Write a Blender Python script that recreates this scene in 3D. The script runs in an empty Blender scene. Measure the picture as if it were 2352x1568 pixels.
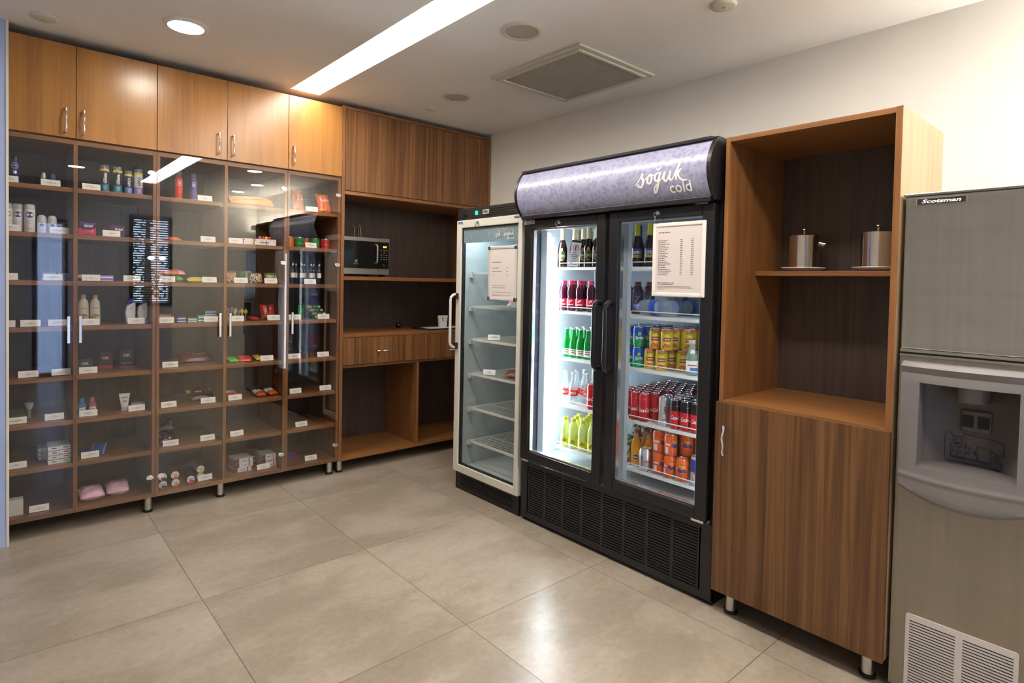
import bpy, bmesh, math, random
from mathutils import Vector, Matrix
random.seed(7)
PI = math.pi
sc = bpy.context.scene
COL = sc.collection

# ------------------------------------------------------------------ camera
cam_data = bpy.data.cameras.new('camera')
cam_data.sensor_width = 36.0
cam_data.lens = 1349.66 / 2352 * 36.0
cam_data.shift_y = -100.86 / 2352
cam_data.clip_start = 0.02
cam = bpy.data.objects.new('camera', cam_data)
COL.objects.link(cam)
RX = Vector((0.74995927, -0.66117220, 0.02030782))
UP = Vector((0.00144562, 0.03233853, 0.99947593))
FW = Vector((0.66148243, 0.74953688, -0.02520838))
cam.matrix_world = Matrix(((RX.x, UP.x, -FW.x, 0.04657), (RX.y, UP.y, -FW.y, -3.93419), (RX.z, UP.z, -FW.z, 1.39267), (0, 0, 0, 1)))
sc.camera = cam

# ------------------------------------------------------------------ colour management, sky, daylight
sc.view_settings.view_transform = 'Standard'
sc.view_settings.look = 'None'
sc.view_settings.gamma = 1.0
sc.view_settings.use_curve_mapping = False
sc.view_settings.exposure = 1.5
world = bpy.data.worlds.new('sky'); sc.world = world
world.use_nodes = True
wb = world.node_tree.nodes['Background']
wb.inputs[0].default_value = (0.62, 0.78, 1.0, 1)
wb.inputs[1].default_value = 4.0
DAY = (0.55, 0.72, 1.0)
def area(name, loc, rot, sx, sy, power, color, spread=PI):
    l = bpy.data.lights.new(name, 'AREA'); l.shape = 'RECTANGLE'; l.size = sx; l.size_y = sy
    l.energy = power; l.color = color; l.spread = spread
    o = bpy.data.objects.new(name, l); COL.objects.link(o); o.location = loc; o.rotation_euler = rot
    return o
# daylight coming in through the glazed door in the wall behind the photographer
area('daylight_doorway', (0.60, -6.16, 1.08), (PI/2, 0, 0), 0.32, 2.05, 5, DAY)

# ------------------------------------------------------------------ materials
MATS = {}
def newmat(name):
    m = bpy.data.materials.new(name); m.use_nodes = True
    return m, m.node_tree.nodes, m.node_tree.links, m.node_tree.nodes['Principled BSDF']
def plain(name, col, rough=0.5, metal=0.0, emit=0.0, coat=0.0, spec=None):
    if name in MATS: return MATS[name]
    m, n, l, p = newmat(name)
    p.inputs['Base Color'].default_value = (*col, 1)
    p.inputs['Roughness'].default_value = rough
    p.inputs['Metallic'].default_value = metal
    if coat: p.inputs['Coat Weight'].default_value = coat; p.inputs['Coat Roughness'].default_value = 0.08
    if spec is not None: p.inputs['Specular IOR Level'].default_value = spec
    if emit:
        p.inputs['Emission Color'].default_value = (*col, 1); p.inputs['Emission Strength'].default_value = emit
    MATS[name] = m
    return m
def sr(r, g, b):
    f = lambda c: ((c/255+0.055)/1.055)**2.4 if c > 10 else c/255/12.92
    return (f(r), f(g), f(b))
def P(name, r, g, b, rough=0.45, **k): return plain(name, sr(r, g, b), rough, **k)
def coords(n, l, scale, kind='Object', randomize=True):
    tc = n.new('ShaderNodeTexCoord'); mp = n.new('ShaderNodeMapping'); mp.inputs['Scale'].default_value = scale
    if randomize:
        oi = n.new('ShaderNodeObjectInfo'); mul = n.new('ShaderNodeMath'); mul.operation = 'MULTIPLY'; mul.inputs[1].default_value = 37.0
        add = n.new('ShaderNodeVectorMath'); add.operation = 'ADD'
        l.new(oi.outputs['Random'], mul.inputs[0]); l.new(tc.outputs[kind], add.inputs[0]); l.new(mul.outputs[0], add.inputs[1]); l.new(add.outputs[0], mp.inputs['Vector'])
    else:
        l.new(tc.outputs[kind], mp.inputs['Vector'])
    return mp.outputs['Vector']
def ramp(n, stops):
    r = n.new('ShaderNodeValToRGB'); e = r.color_ramp.elements
    while len(e) < len(stops): e.new(0.5)
    for q, (pos, c) in zip(e, stops): q.position = pos; q.color = (*c, 1)
    return r
def wood(name, axis='z', dark=(0.115, 0.046, 0.014), mid=(0.255, 0.112, 0.033), light=(0.36, 0.17, 0.052), rough=0.34, fig=(9.0, 34.0, 0.10, 0.9)):
    if name in MATS: return MATS[name]
    m, n, l, p = newmat(name)
    def sc3(a, b):
        return {'z': (a, a, b), 'x': (b, a, a), 'y': (a, b, a)}[axis]
    v1 = coords(n, l, sc3(fig[0], 0.45))
    n1 = n.new('ShaderNodeTexNoise'); n1.inputs['Scale'].default_value = 1.0; n1.inputs['Detail'].default_value = 3; n1.inputs['Distortion'].default_value = 0.9
    l.new(v1, n1.inputs['Vector'])
    mu = n.new('ShaderNodeMath'); mu.operation = 'MULTIPLY'; mu.inputs[1].default_value = fig[1]; l.new(n1.outputs['Fac'], mu.inputs[0])
    si = n.new('ShaderNodeMath'); si.operation = 'SINE'; l.new(mu.outputs[0], si.inputs[0])
    ma = n.new('ShaderNodeMath'); ma.operation = 'MULTIPLY_ADD'; ma.inputs[1].default_value = fig[2]; ma.inputs[2].default_value = 0.5; l.new(si.outputs[0], ma.inputs[0])
    v2 = coords(n, l, sc3(95.0, 1.8))
    n2 = n.new('ShaderNodeTexNoise'); n2.inputs['Scale'].default_value = 1.0; n2.inputs['Detail'].default_value = 5; n2.inputs['Roughness'].default_value = 0.65; l.new(v2, n2.inputs['Vector'])
    v3 = coords(n, l, sc3(5.0, 0.25))
    n3 = n.new('ShaderNodeTexNoise'); n3.inputs['Scale'].default_value = 1.0; n3.inputs['Detail'].default_value = 2; l.new(v3, n3.inputs['Vector'])
    mx = n.new('ShaderNodeMath'); mx.operation = 'MULTIPLY_ADD'; mx.inputs[1].default_value = fig[3]; l.new(n2.outputs['Fac'], mx.inputs[0])
    sb = n.new('ShaderNodeMath'); sb.operation = 'ADD'; sb.inputs[1].default_value = -0.45
    l.new(ma.outputs[0], sb.inputs[0]); l.new(sb.outputs[0], mx.inputs[2])
    m3 = n.new('ShaderNodeMath'); m3.operation = 'MULTIPLY_ADD'; m3.inputs[1].default_value = 0.6; l.new(n3.outputs['Fac'], m3.inputs[0])
    s3 = n.new('ShaderNodeMath'); s3.operation = 'ADD'; s3.inputs[1].default_value = -0.30-0.45*(fig[3]-0.9)-0.0; l.new(mx.outputs[0], s3.inputs[0]); l.new(s3.outputs[0], m3.inputs[2])
    rp = ramp(n, [(0.12, dark), (0.5, mid), (0.9, light)]); l.new(m3.outputs[0], rp.inputs[0])
    l.new(rp.outputs[0], p.inputs['Base Color'])
    p.inputs['Roughness'].default_value = rough
    bp = n.new('ShaderNodeBump'); bp.inputs['Strength'].default_value = 0.06; bp.inputs['Distance'].default_value = 0.002
    l.new(n2.outputs['Fac'], bp.inputs['Height']); l.new(bp.outputs[0], p.inputs['Normal'])
    MATS[name] = m
    return m
def glass(name, tint=(1, 1, 1), ior=1.5, rough=0.0, keep=1.0):
    """clear pane: Fresnel mix of straight-through light and a mirror reflection"""
    if name in MATS: return MATS[name]
    m, n, l, p = newmat(name); n.remove(p)
    out = n['Material Output']; t = n.new('ShaderNodeBsdfTransparent'); t.inputs[0].default_value = (*tint, 1)
    g = n.new('ShaderNodeBsdfGlossy'); g.inputs['Roughness'].default_value = rough
    f = n.new('ShaderNodeFresnel'); ge = n.new('ShaderNodeNewGeometry'); ii = n.new('ShaderNodeMapRange')
    ii.inputs['To Min'].default_value = ior; ii.inputs['To Max'].default_value = 1.0/ior
    l.new(ge.outputs['Backfacing'], ii.inputs['Value']); l.new(ii.outputs[0], f.inputs['IOR'])
    mx = n.new('ShaderNodeMixShader'); l.new(f.outputs[0], mx.inputs[0]); l.new(t.outputs[0], mx.inputs[1]); l.new(g.outputs[0], mx.inputs[2]); l.new(mx.outputs[0], out.inputs[0])
    MATS[name] = m
    return m
def liquid(name, r, g, b, clear=0.55, rough=0.1, pw=0.5):
    """coloured see-through bottle: part tinted transmission, part coloured gloss"""
    if name in MATS: return MATS[name]
    m, n, l, p = newmat(name); out = n['Material Output']; c = sr(r, g, b)
    p.inputs['Base Color'].default_value = (*c, 1); p.inputs['Roughness'].default_value = rough
    t = n.new('ShaderNodeBsdfTransparent'); t.inputs[0].default_value = (*[x**pw for x in c], 1)
    mx = n.new('ShaderNodeMixShader'); mx.inputs[0].default_value = clear
    l.new(p.outputs[0], mx.inputs[1]); l.new(t.outputs[0], mx.inputs[2]); l.new(mx.outputs[0], out.inputs[0])
    MATS[name] = m
    return m

WOODV = wood('walnut_upright', 'z', (0.105, 0.040, 0.012), (0.225, 0.093, 0.028), (0.30, 0.138, 0.044)); WOODX = wood('walnut_lengthwise', 'x', (0.105, 0.040, 0.012), (0.225, 0.093, 0.028), (0.30, 0.138, 0.044)); WOODY = wood('walnut_lengthwise_deep', 'y', (0.105, 0.040, 0.012), (0.225, 0.093, 0.028), (0.30, 0.138, 0.044))
BACKV = wood('shaded_back_wood', 'z', (0.030, 0.019, 0.014), (0.062, 0.040, 0.031), (0.085, 0.056, 0.043), 0.5)  # same wood darkened for back panels; shadow put into the colour
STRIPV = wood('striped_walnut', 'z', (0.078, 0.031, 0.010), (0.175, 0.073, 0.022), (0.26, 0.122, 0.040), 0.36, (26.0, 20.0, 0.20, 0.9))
CHROME = plain('chrome', (0.82, 0.82, 0.84), 0.12, 1.0)
STEELM = plain('satin_metal', (0.62, 0.60, 0.57), 0.3, 1.0)
BLACK = P('black_plastic', 22, 21, 23, 0.35)
BLACKM = P('matt_black', 12, 11, 12, 0.6)
CREAM = P('cream_frame', 205, 202, 190, 0.4)
WHITE = P('white_plastic', 228, 228, 226, 0.4)
PAPER = P('paper', 232, 230, 226, 0.8)
INK = P('print_ink', 70, 68, 72, 0.8)
PANE = glass('door_glass', (0.965, 0.96, 0.95), 1.66)
FPANE = glass('fridge_glass', (0.97, 0.98, 0.985), 1.35)
ACRYL = glass('acrylic', (0.96, 0.985, 0.975), 1.4)

# ------------------------------------------------------------------ mesh building
class MB:
    def __init__(s): s.v = []; s.f = []; s.m = []; s.sm = []; s.mats = []
    def mi(s, mat):
        if mat not in s.mats: s.mats.append(mat)
        return s.mats.index(mat)
    def add(s, vs, fs, mat, smooth=False):
        b = len(s.v); s.v += [tuple(q) for q in vs]; k = s.mi(mat)
        for f in fs: s.f.append([b+i for i in f]); s.m.append(k); s.sm.append(smooth)
        return s
    def box(s, x0, x1, y0, y1, z0, z1, mat):
        x0, x1 = sorted((x0, x1)); y0, y1 = sorted((y0, y1)); z0, z1 = sorted((z0, z1))
        vs = [(x, y, z) for z in (z0, z1) for y in (y0, y1) for x in (x0, x1)]
        return s.add(vs, [(0, 2, 3, 1), (4, 5, 7, 6), (0, 1, 5, 4), (2, 6, 7, 3), (0, 4, 6, 2), (1, 3, 7, 5)], mat)
    def boxr(s, c, half, rot, mat):
        M = rot; vs = []
        for z in (-1, 1):
            for y in (-1, 1):
                for x in (-1, 1): vs.append(Vector(c) + M @ Vector((x*half[0], y*half[1], z*half[2])))
        return s.add(vs, [(0, 2, 3, 1), (4, 5, 7, 6), (0, 1, 5, 4), (2, 6, 7, 3), (0, 4, 6, 2), (1, 3, 7, 5)], mat)
    def lathe(s, prof, mat, c=(0, 0, 0), seg=24, sx=1, sy=1, rot=None, caps=True):
        """prof: list of (r, z) or (r, z, mat) - the material of the band that ends there"""
        vs = []; n = len(prof)
        for q in prof:
            for i in range(seg):
                a = 2*PI*i/seg; p = Vector((q[0]*sx*math.cos(a), q[0]*sy*math.sin(a), q[1]))
                if rot: p = rot @ p
                vs.append((p.x+c[0], p.y+c[1], p.z+c[2]))
        b = len(s.v); s.v += vs
        for j in range(n-1):
            k = s.mi(prof[j+1][2] if len(prof[j+1]) > 2 else mat)
            if prof[j][0] < 1e-6 and prof[j+1][0] < 1e-6: continue
            for i in range(seg):
                i2 = (i+1) % seg
                s.f.append([b+j*seg+i, b+j*seg+i2, b+(j+1)*seg+i2, b+(j+1)*seg+i]); s.m.append(k); s.sm.append(True)
        for j, rev in ((0, True), (n-1, False)):
            if caps and prof[j][0] > 1e-6:
                f = [b+j*seg+i for i in range(seg)]
                s.f.append(f[::-1] if rev else f); s.m.append(s.mi(prof[j][2] if len(prof[j]) > 2 else mat)); s.sm.append(False)
        return s
    def tube(s, pts, r, mat, seg=8, closed=False, flat=1.0):
        pts = [Vector(p) for p in pts]; n = len(pts); rings = []
        up = Vector((0.13, 0.21, 0.97)).normalized()
        for i, p in enumerate(pts):
            a = pts[(i-1) % n] if (closed or i > 0) else p; b2 = pts[(i+1) % n] if (closed or i < n-1) else p
            t = (b2-a).normalized()
            u = up - t*up.dot(t)
            if u.length < 1e-3: u = Vector((1, 0, 0)) - t*t.x
            u.normalize(); w = t.cross(u); rr = r[i] if isinstance(r, (list, tuple)) else r
            rings.append([p + u*rr*math.cos(2*PI*k/seg) + w*rr*flat*math.sin(2*PI*k/seg) for k in range(seg)])
        b = len(s.v)
        for g in rings: s.v += [tuple(q) for q in g]
        k = s.mi(mat); m = n if closed else n-1
        for j in range(m):
            j2 = (j+1) % n
            for i in range(seg):
                i2 = (i+1) % seg
                s.f.append([b+j*seg+i, b+j*seg+i2, b+j2*seg+i2, b+j2*seg+i]); s.m.append(k); s.sm.append(True)
        if not closed:
            s.f.append([b+i for i in range(seg)][::-1]); s.m.append(k); s.sm.append(False)
            s.f.append([b+(n-1)*seg+i for i in range(seg)]); s.m.append(k); s.sm.append(False)
        return s
    def extrude(s, poly, axis, a0, a1, mat, smooth=False):
        """poly in the two other axes (in xyz order), extruded along axis from a0 to a1"""
        n = len(poly); vs = []
        for a in (a0, a1):
            for (p, q) in poly:
                vs.append({'x': (a, p, q), 'y': (p, a, q), 'z': (p, q, a)}[axis])
        b = len(s.v); s.v += vs; k = s.mi(mat)
        s.f.append([b+i for i in range(n)]); s.m.append(k); s.sm.append(False)
        s.f.append([b+n+i for i in range(n)][::-1]); s.m.append(k); s.sm.append(False)
        for i in range(n):
            j = (i+1) % n
            s.f.append([b+j, b+i, b+n+i, b+n+j]); s.m.append(k); s.sm.append(smooth)
        return s
    def text(s, body, o, u, v, height, mat, width=None, shear=0.0, bold=0.0, thick=0.0):
        vs, fs, w, h = text_geo(body, shear, bold); k = height/h; kx = k if width is None else width/w
        o = Vector(o); u = Vector(u).normalized(); v = Vector(v).normalized()
        return s.add([o + u*x*kx + v*y*k for x, y in vs], fs, mat)
    def text_cyl(s, body, r, z, height, mat, ang=-PI/2, width=None, vertical=False, shear=0.0, bold=0.0, c=(0, 0)):
        vs, fs, w, h = text_geo(body, shear, bold); k = height/h; kx = k if width is None else width/w; out = []
        for x, y in vs:
            X, Y = x*kx, y*k
            if vertical: X, Y = -Y, X
            a = ang + X/r; out.append((c[0]+r*math.cos(a), c[1]+r*math.sin(a), z+Y))
        return s.add(out, fs, mat)
    def build(s, name, parent=None, bev=0.0, world=False, seg=2):
        me = bpy.data.meshes.new(name); vs = s.v
        if parent is not None and world:
            L = parent.location; vs = [(x-L.x, y-L.y, z-L.z) for x, y, z in vs]
        me.from_pydata(vs, [], s.f); me.update()
        for m in s.mats: me.materials.append(m)
        me.polygons.foreach_set('material_index', s.m)
        me.polygons.foreach_set('use_smooth', [bool(q) for q in s.sm])
        if any(s.sm): me.set_sharp_from_angle(angle=math.radians(38))
        o = bpy.data.objects.new(name, me); COL.objects.link(o)
        if parent is not None: o.parent = parent
        if bev:
            b = o.modifiers.new('bevel', 'BEVEL'); b.width = bev; b.segments = seg; b.limit_method = 'ANGLE'; b.angle_limit = math.radians(50)
        return o
_tc = {}
def text_geo(body, shear=0.0, bold=0.0):
    key = (body, shear, bold)
    if key in _tc: return _tc[key]
    cu = bpy.data.curves.new('lettering', 'FONT'); cu.body = body; cu.resolution_u = 2; cu.shear = shear; cu.offset = bold
    ob = bpy.data.objects.new('lettering', cu)
    me = ob.to_mesh()
    vs = [(v.co.x, v.co.y) for v in me.vertices]; fs = [list(p.vertices) for p in me.polygons]
    ob.to_mesh_clear(); bpy.data.objects.remove(ob); bpy.data.curves.remove(cu)
    x0, x1 = min(v[0] for v in vs), max(v[0] for v in vs); y0, y1 = min(v[1] for v in vs), max(v[1] for v in vs)
    vs = [(x-(x0+x1)/2, y-(y0+y1)/2) for x, y in vs]
    _tc[key] = (vs, fs, x1-x0, y1-y0)
    return _tc[key]

def empty(name, loc, rz=0.0):
    o = bpy.data.objects.new(name, None); COL.objects.link(o); o.location = loc; o.rotation_euler = (0, 0, rz); o.empty_display_size = 0.05
    return o
def tag(o, label, cat, group=None, kind=None):
    o['label'] = label; o['category'] = cat
    if group: o['group'] = group
    if kind: o['kind'] = kind
    return o
def thing(name, loc, label, cat, group=None, rz=0.0): return tag(empty(name, loc, rz), label, cat, group)
def struct(name, mb, **k):
    o = mb.build(name, **k); o['kind'] = 'structure'; return o
def copy_thing(src, loc, rz, label, group=None):
    def rec(o, par):
        c = o.copy(); COL.objects.link(c); c.parent = par
        for ch in list(o.children): rec(ch, c)
        return c
    c = rec(src, None); c.location = loc; c.rotation_euler = (0, 0, rz); c['label'] = label
    if group: c['group'] = group
    return c

# ------------------------------------------------------------------ room shell
XL, XR, YB, YF, ZC = -2.2, 3.25, 0.56, -6.0, 2.65
def floor_mat():
    m, n, l, p = newmat('stone_tile')
    v = coords(n, l, (1, 1, 1), randomize=False)
    br = n.new('ShaderNodeTexBrick'); br.offset = 0.0; br.squash = 1.0
    mp = n.new('ShaderNodeMapping'); mp.inputs['Location'].default_value = (-0.7198+0.7645*8, 0.3324+0.8653*9, 0); l.new(v, mp.inputs['Vector'])
    l.new(mp.outputs[0], br.inputs['Vector'])
    br.inputs['Scale'].default_value = 1.0; br.inputs['Brick Width'].default_value = 0.7645; br.inputs['Row Height'].default_value = 0.8653
    br.inputs['Mortar Size'].default_value = 0.0016; br.inputs['Mortar Smooth'].default_value = 0.0; br.inputs['Bias'].default_value = 0.0
    br.inputs['Color1'].default_value = (0.0, 0, 0, 1); br.inputs['Color2'].default_value = (1, 1, 1, 1)
    n1 = n.new('ShaderNodeTexNoise'); n1.inputs['Scale'].default_value = 2.3; n1.inputs['Detail'].default_value = 10; n1.inputs['Roughness'].default_value = 0.66; n1.inputs['Distortion'].default_value = 0.15
    mp2 = n.new('ShaderNodeMapping'); mp2.inputs['Scale'].default_value = (0.75, 1.3, 1); mp2.inputs['Location'].default_value = (11.3, 4.7, 3.37); l.new(v, mp2.inputs['Vector'])
    sh = n.new('ShaderNodeVectorMath'); sh.operation = 'MULTIPLY_ADD'; sh.inputs[1].default_value = (3.1, 5.7, 0); l.new(br.outputs['Color'], sh.inputs[0]); l.new(mp2.outputs[0], sh.inputs[2])
    l.new(sh.outputs[0], n1.inputs['Vector'])
    r1 = ramp(n, [(0.15, sr(126, 114, 100)), (0.40, sr(143, 131, 116)), (0.60, sr(160, 149, 134)), (0.85, sr(182, 172, 158))]); r1.color_ramp.interpolation = 'EASE'; l.new(n1.outputs['Fac'], r1.inputs[0])
    n2 = n.new('ShaderNodeTexNoise'); n2.inputs['Scale'].default_value = 38; n2.inputs['Detail'].default_value = 4; l.new(v, n2.inputs['Vector'])
    mx = n.new('ShaderNodeMix'); mx.data_type = 'RGBA'; mx.blend_type = 'SOFT_LIGHT'; mx.inputs['Factor'].default_value = 0.25
    l.new(r1.outputs[0], mx.inputs[6]); l.new(n2.outputs['Fac'], mx.inputs[7])
    m2 = n.new('ShaderNodeMix'); m2.data_type = 'RGBA'; l.new(br.outputs['Fac'], m2.inputs['Factor']); l.new(mx.outputs[2], m2.inputs[6]); m2.inputs[7].default_value = (*sr(92, 82, 70), 1)
    l.new(m2.outputs[2], p.inputs['Base Color'])
    p.inputs['Roughness'].default_value = 0.29
    bp = n.new('ShaderNodeBump'); bp.inputs['Strength'].default_value = 0.3; bp.inputs['Distance'].default_value = 0.001; bp.invert = True
    l.new(br.outputs['Fac'], bp.inputs['Height']); l.new(bp.outputs[0], p.inputs['Normal'])
    return m
def paint(name, col, rough=0.75, amount=0.03):
    m, n, l, p = newmat(name)
    v = coords(n, l, (1, 1, 1), randomize=False)
    n1 = n.new('ShaderNodeTexNoise'); n1.inputs['Scale'].default_value = 1.1; n1.inputs['Detail'].default_value = 4; l.new(v, n1.inputs['Vector'])
    r = ramp(n, [(0.35, tuple(c*(1-amount) for c in col)), (0.65, tuple(c*(1+amount) for c in col))]); l.new(n1.outputs['Fac'], r.inputs[0]); l.new(r.outputs[0], p.inputs['Base Color'])
    # a few fly specks, as on the real paint
    vo = n.new('ShaderNodeTexVoronoi'); vo.inputs['Scale'].default_value = 4.5; l.new(v, vo.inputs['Vector'])
    lt = n.new('ShaderNodeMath'); lt.operation = 'LESS_THAN'; lt.inputs[1].default_value = 0.012; l.new(vo.outputs['Distance'], lt.inputs[0])
    mx = n.new('ShaderNodeMix'); mx.data_type = 'RGBA'; l.new(lt.outputs[0], mx.inputs['Factor']); l.new(r.outputs[0], mx.inputs[6]); mx.inputs[7].default_value = (*sr(150, 145, 132), 1)
    l.new(mx.outputs[2], p.inputs['Base Color'])
    p.inputs['Roughness'].default_value = rough
    return m
CEIL = paint('ceiling_paint', (0.82, 0.80, 0.76)); WALLP = paint('wall_paint', (0.82, 0.80, 0.74))
GREYW = paint('daylit_grey_wall', (0.42, 0.45, 0.54)); BLUEW = paint('daylit_blue_wall', (0.36, 0.44, 0.72))  # bluish daylight put into both wall colours
struct('floor', MB().box(XL-0.1, XR+0.1, YF-0.1, YB+0.1, -0.06, 0, floor_mat()))
SX0, SX1 = 1.525, 1.725     # the light slot in the ceiling
c = MB(); c.box(XL-0.1, SX0, YF-0.1, YB+0.1, ZC, ZC+0.2, CEIL).box(SX1, XR+0.1, YF-0.1, YB+0.1, ZC, ZC+0.2, CEIL)
c.box(SX0, SX1, YF-0.1, -5.4, ZC, ZC+0.2, CEIL).box(SX0, SX1, 0.0, YB+0.1, ZC, ZC+0.2, CEIL).box(SX0, SX1, -5.4, 0.0, ZC+0.08, ZC+0.2, CEIL)
struct('ceiling', c)
struct('wall_back', MB().box(XL-0.1, XR+0.1, YB, YB+0.1, 0, ZC, WALLP))
struct('wall_right', MB().box(XR, XR+0.1, YF-0.1, YB, 0, ZC, WALLP))
struct('wall_left', MB().box(XL-0.1, XL, YF-0.1, YB, 0, ZC, WALLP))
# wall behind the photographer with a window and a glazed doorway (seen mirrored in the cabinet glass)
w = MB()
DX0, DX1, WX0, WX1, WZ0, WZ1 = 0.42, 0.80, 1.50, 2.04, 0.95, 2.26
for a in ((XL-0.1, DX0, 0, ZC), (DX0, DX1, 2.12, ZC), (DX1, WX0, 0, ZC), (WX0, WX1, 0, WZ0), (WX0, WX1, WZ1, ZC), (WX1, XR+0.1, 0, ZC)):
    w.box(a[0], a[1], YF-0.12, YF, a[2], a[3], WALLP if a[0] > 2 else GREYW)  # left stretch coloured bluish as daylit, right stretch cream
struct('wall_front', w)
def frame(mb, x0, x1, z0, z1, y0, y1, t, mat):
    mb.box(x0, x0+t, y0, y1, z0, z1, mat).box(x1-t, x1, y0, y1, z0, z1, mat).box(x0+t, x1-t, y0, y1, z0, z0+t, mat).box(x0+t, x1-t, y0, y1, z1-t, z1, mat)
    return mb
win = struct('window_1', frame(MB(), WX0, WX1, WZ0, WZ1, YF-0.06, YF+0.02, 0.045, P('dark_window_frame', 62, 62, 70)))
MB().box(WX0+0.045, WX1-0.045, YF-0.04, YF-0.034, WZ0+0.045, WZ1-0.045, glass('window_glass', (0.97, 0.98, 1))).build('pane', win)
bl = thing('window_blind', (1.77, YF+0.05, WZ1), 'white slatted blind over the bright window behind the camera', 'blind')
b = MB(); z = WZ1-0.06
while z > WZ0+0.05:
    b.boxr((1.77, YF+0.05, z), (0.24, 0.014, 0.0012), Matrix.Rotation(0.65, 3, 'X'), P('blind_slat', 84, 88, 96)); z -= 0.034
b.build('slats', bl, world=True)
MB().box(1.53, 2.01, YF+0.03, YF+0.07, WZ1-0.05, WZ1-0.02, P('blind_slat', 196, 198, 205)).build('head_rail', bl, world=True)
dr = struct('door_1', frame(MB(), DX0, DX1, 0, 2.12, YF-0.07, YF-0.01, 0.06, P('dark_window_frame', 62, 62, 70)))
MB().box(DX0+0.06, DX1-0.06, YF-0.045, YF-0.038, 0.06, 2.06, MATS['window_glass']).build('pane', dr)
cu = MB(); K = 34; vs = []
for i in range(K+1):
    x = 0.46+0.30*i/K; y = YF+0.05+0.02*math.sin(i*1.6)
    vs += [(x, y, 0.05), (x, y, 2.08)]
cu.add(vs, [(2*i, 2*i+2, 2*i+3, 2*i+1) for i in range(K)], liquid('sheer_curtain', 214, 222, 240, 0.45, 0.8), True)
so = tag(cu.build('sheer_curtain'), 'white sheer curtain hanging over the glazed door behind the camera', 'curtain')
sm = so.modifiers.new('cloth', 'SOLIDIFY'); sm.thickness = 0.002
# short wall beside the cabinet, blue daylight in its colour, with cream edge trim
struct('wall_beside_cabinet', MB().box(XL, 0.093, -0.034, -0.012, 0, ZC, BLUEW))
struct('trim_1', MB().box(0.093, 0.104, -0.038, -0.012, 0, ZC, P('cream_trim', 214, 212, 198)))

# ------------------------------------------------------------------ ceiling fittings
LIGHTW = plain('light_panel', (1.0, 0.92, 0.84), 0.5, emit=10.5)
t = thing('ceiling_light_strip', (1.625, -2.7, ZC), 'long glowing white light strip set into the ceiling', 'ceiling light')
MB().box(SX0+0.004, SX1-0.004, -5.38, -0.012, ZC+0.018, ZC+0.03, LIGHTW).build('diffuser', t, world=True)
MB().box(SX0, SX0+0.004, -5.39, -0.01, ZC+0.0, ZC+0.05, WHITE).box(SX1-0.004, SX1, -5.39, -0.01, ZC, ZC+0.05, WHITE).build('channel', t, world=True)
CREAMW = P('off_white_plastic', 206, 202, 188, 0.55)
SPOTE = plain('downlight_glow', (1.0, 0.93, 0.83), 0.5, emit=50.0)
def downlight(x, y, label):
    t = thing('downlight', (x, y, ZC), label, 'ceiling light', 'round downlights')
    MB().lathe([(0.082, 0.0), (0.082, -0.008), (0.078, -0.010), (0.0, -0.010)][::-1], SPOTE, seg=40).build('diffuser', t)
    MB().lathe([(0.080, 0.0), (0.080, -0.013), (0.094, -0.010), (0.102, -0.004), (0.102, 0.0)], WHITE, seg=40).build('rim', t)
    return t
downlight(0.772, -0.600, 'round downlight glowing on the ceiling above the overhead cupboards')
for x, y, w_ in ((2.35, -3.30, 'added round fill light above the front of the ice dispenser, just out of view'), (0.772, -4.6, 'added round fill light on the ceiling behind the camera'), (2.72, -4.35, 'added round light washing the right wall, just behind the camera'), (2.72, -5.2, 'added round light washing the right wall, farthest behind the camera')):  # lamps added out of view to fill the room and wash the wall
    downlight(x, y, w_)
# added unseen up-lighting trough on the right wall; washes ceiling and wall
UPL = plain('added_uplight_glow', (1.0, 0.94, 0.85), 0.5, emit=95.0)
t = thing('added_uplight', (3.19, -4.95, 2.18), 'added unseen uplight trough high on the right wall, behind the camera', 'added light')
MB().box(3.13, 3.248, -5.90, -4.05, 2.150, 2.160, CREAMW).box(3.13, 3.14, -5.90, -4.05, 2.160, 2.215, CREAMW).build('trough', t, world=True)
MB().box(3.150, 3.235, -5.88, -4.07, 2.168, 2.176, UPL).build('fill_glow', t, world=True)
def speaker(x, y, r, ri, label):
    t = thing('ceiling_speaker', (x, y, ZC), label, 'speaker', 'round speaker grilles')
    MB().lathe([(r, 0), (r, -0.005), (r-0.006, -0.009), (ri+0.004, -0.009), (ri, -0.004), (ri, 0)], CREAMW, seg=48).build('rim', t)
    MB().lathe([(0, -0.006), (ri-0.001, -0.006), (ri-0.001, 0)], P('speaker_cloth', 178, 170, 156, 0.9), seg=48).build('grille', t)
CREAMW = P('off_white_plastic', 206, 202, 188, 0.55)
speaker(2.025, -1.725, 0.108, 0.083, 'round ceiling speaker with wide cream rim, nearest the square vent')
speaker(2.412, -0.640, 0.100, 0.080, 'flat round ceiling speaker between the vent and the walnut cupboards')
def disc(x, y, r, label):
    t = thing('ceiling_sensor', (x, y, ZC), label, 'sensor')
    MB().lathe([(0, -0.016), (r*0.8, -0.015), (r*0.95, -0.011), (r, -0.006), (r, 0)], CREAMW, seg=32).build('cover', t)
    MB().lathe([(0, -0.019), (r*0.12, -0.018), (r*0.13, -0.012)], P('speaker_cloth', 178, 170, 156, 0.9), seg=12).build('sensor_eye', t)
disc(2.432, -0.298, 0.038, 'small cream disc on the ceiling above the microwave cupboard')
disc(0.232, -0.216, 0.056, 'cream disc cover on the ceiling in the top left corner')
disc(2.485, -2.555, 0.056, 'cream disc on the ceiling at the top edge, over the tall cupboard')
t = thing('ceiling_vent', (2.668, -1.466, ZC), 'square cream ceiling vent with a fine mesh grille', 'vent')
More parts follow.
